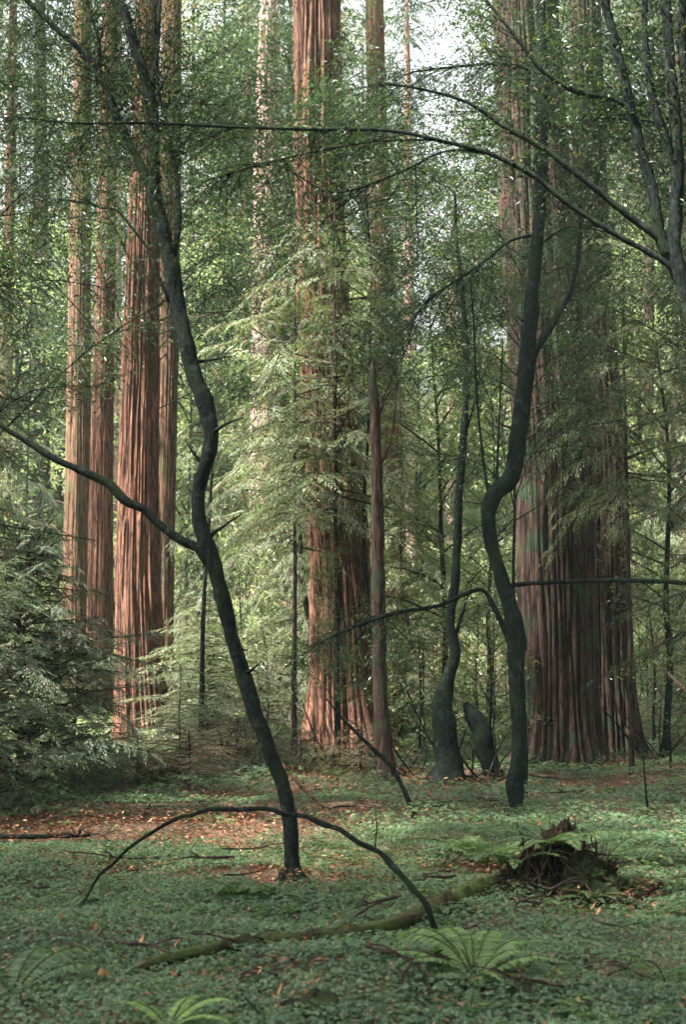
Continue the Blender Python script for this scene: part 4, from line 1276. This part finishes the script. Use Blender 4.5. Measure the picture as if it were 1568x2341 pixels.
# ------------------------------------------------------------------ orange dead leaves caught upright in the carpet
lv = []
n = 9
s = np.linspace(0, 1, n)
wid = 0.021 * np.sin(np.pi * s ** 0.8) + 0.001
Vl = np.concatenate([np.stack([-wid, 0.012 * s * s + 0.006 * np.ones(n), s * 0.085], 1), np.stack([0 * s, 0.012 * s * s, s * 0.085], 1), np.stack([wid, 0.012 * s * s + 0.006, s * 0.085], 1)])
Fl = []
for a in range(2):
    for k in range(n - 1):
        Fl.append([a * n + k, (a + 1) * n + k, (a + 1) * n + k + 1, a * n + k + 1])
leaf_me = mesh('dead_leaf', Vl, np.array(Fl), M['dead_leaf'], True)
gl = 'orange dead leaves caught in the green carpet'
for px, py in ((138, 2125), (165, 2118), (168, 2150), (205, 2140), (215, 2158), (214, 2125), (52, 2140), (128, 2215), (236, 2262), (226, 2270), (250, 2266), (315, 2190), (396, 2190), (668, 2270), (690, 2285), (708, 2265),
               (716, 2285), (632, 2310), (656, 2318), (690, 2316), (712, 2316), (640, 2325), (1218, 1895), (1228, 1908), (1350, 2100), (1365, 2112), (650, 1765), (676, 1752), (640, 1780), (588, 1795), (575, 1800), (604, 1790)):
    g_ = ground_hit(px, py + 8)
    o = obj('dead_leaf', leaf_me, None, (float(g_[0]), float(g_[1]), float(g_[2]) + 0.07))
    o.rotation_euler = (rs.uniform(-0.9, 0.9), rs.uniform(-0.8, 0.8), rs.uniform(-1.2, 1.2))
    k = rs.uniform(0.5, 0.85) * (1.4 if py < 2000 else 1.0)
    o.scale = (0.7 * k, k, k)
    tag(o, 'orange dead leaf standing upright in the green carpet', 'leaf', gl)

# dark rotten chunks at the bottom edge
def chunk(label, px, py, size, seed):
    c = ground_hit(px, py)
    th = np.linspace(0, 2 * math.pi, 28, endpoint=False)
    ph = np.linspace(0, math.pi, 16)
    TH, PH = np.meshgrid(th, ph)
    rr = size * (1 + 0.6 * (vnoise(2 * np.cos(TH) * np.sin(PH) + 5, 2 * np.sin(TH) + PH * 2, seed) - 0.5) + 0.3 * (vnoise(6 * np.cos(TH) + 9, 6 * np.sin(TH) + PH * 5, seed + 1) - 0.5))
    V = np.stack([1.3 * rr * np.sin(PH) * np.cos(TH), rr * np.sin(PH) * np.sin(TH), 0.8 * rr * np.cos(PH)], -1).reshape(-1, 3)
    i = np.arange(15)[:, None] * 28
    j = np.arange(28)[None]
    j2 = (j + 1) % 28
    Fq = np.stack([i + j, i + 28 + j, i + 28 + j2, i + j2], -1).reshape(-1, 4)
    tag(obj('rotten_chunk', mesh('rotten_chunk', V, Fq, M['rot'], True), None, (float(c[0]), float(c[1]), float(c[2]) + size * 0.5)), label, 'wood chunk')


chunk('dark rotten wood chunk near the bottom, left of centre', 590, 2268, 0.07, 3)
chunk('dark rotten wood chunk half cut by the bottom edge, among orange leaves', 720, 2345, 0.10, 5)

# ------------------------------------------------------------------ unseen trees added behind and beside the camera to shade trunks and foreground
def shade_tree(label, x, y, h, s, seed):
    z = float(gz(x, y))
    t = thing('redwood_tree', label, 'redwood', (x, y, z), 'unseen redwoods added around the viewpoint')
    zz = np.linspace(-0.2, h, 24)
    P = np.stack([x + 0 * zz, y + 0 * zz, z + zz], 1)
    V, Fq = tube(P, 0.55 * (1 - zz / h * 0.9) + 0.02, 24, rough=0.12, seed=seed)
    part('trunk', V, Fq, M['bark_red'], t)
    o = obj('crown', HIGH_CROWN, t, (0, 0, h * 0.42))
    k = h * 0.62 / 17
    o.scale = (k * s, k * s, k)
    o.rotation_euler = (0, 0, seed)


gy = 'x'
for k, (x, y, h, s) in enumerate(((-8.5, 2.0, 27, 1.45), (-7, -1, 28, 1.6), (-6.6, 14.2, 25, 1.0), (-5.2, 12.2, 25, 1.0), (-15, 3, 30, 1.6), (4, -6, 28, 1.6), (-2, -9, 30, 1.6), (9, 2, 26, 1.4), (11, 11, 28, 1.4),
                                  (9, -5, 28, 1.5), (6, -1.5, 25, 1.4), (-5.5, -5.5, 26, 1.4), (0, -4.5, 30, 1.4), (-8, 16.5, 24, 0.75))):
    shade_tree('tall unseen redwood added beside the viewpoint for shade', x, y, h, s, 100 + k)


# ------------------------------------------------------------------ small dead twigs dropped on the ground
rt = np.random.RandomState(5)
tv = []
for k in range(4):
    L = 0.22 + 0.08 * k
    pts = [np.array([L * (q / 4 - 0.5), rt.normal(0, 0.03), 0.015 + abs(rt.normal(0, 0.015))]) for q in range(5)]
    a_ = tube(pts, [0.006, 0.006, 0.005, 0.004, 0.002], 6, step=0.03, rough=0.4, seed=k)
    b_ = tube([pts[2], pts[2] + np.array([0.06, 0.06, 0.03]), pts[2] + np.array([0.10, 0.11, 0.02])], [0.004, 0.003, 0.001], 5, step=0.03)
    V, Fq = cat([a_, b_])
    tv.append(mesh('dead_twig', V, Fq, M['bark_dead'], True))
for k in range(46):
    px, py = rt.uniform(20, 1550), rt.uniform(1790, 2300)
    g_ = ground_hit(px, py)
    o = obj('dead_twig', tv[k % 4], None, (float(g_[0]), float(g_[1]), float(g_[2]) + 0.09))
    o.rotation_euler = (rt.normal(0, 0.1), rt.normal(0, 0.12), rt.uniform(0, 6.28))
    q = rt.uniform(0.8, 1.9)
    o.scale = (q, q, q)
    tag(o, 'small dead twig dropped on the green carpet', 'twig', 'small dead twigs on the ground')

# ------------------------------------------------------------------ haze
def haze():
    me = bpy.data.meshes.new('haze')
    lo, hi = np.array([-90.0, -40.0, -2.0]), np.array([90.0, 110.0, 62.0])
    v = [(x, y, z) for x in (lo[0], hi[0]) for y in (lo[1], hi[1]) for z in (lo[2], hi[2])]
    me.from_pydata(v, [], [(0, 1, 3, 2), (4, 6, 7, 5), (0, 4, 5, 1), (2, 3, 7, 6), (0, 2, 6, 4), (1, 5, 7, 3)])
    m_ = bpy.data.materials.new('haze')
    m_.use_nodes = True
    nt = m_.node_tree
    nt.nodes.remove(nt.nodes['Principled BSDF'])
    pv = nt.nodes.new('ShaderNodeVolumePrincipled')
    pv.inputs['Color'].default_value = (0.68, 0.93, 0.86, 1)
    pv.inputs['Density'].default_value = HAZE
    pv.inputs['Anisotropy'].default_value = 0.3
    nt.links.new(pv.outputs[0], nt.nodes['Material Output'].inputs['Volume'])
    me.materials.append(m_)
    tag(obj('haze', me), 'thin pale air between the trees', 'haze', kind='stuff')


HAZE = 0.0007
haze()
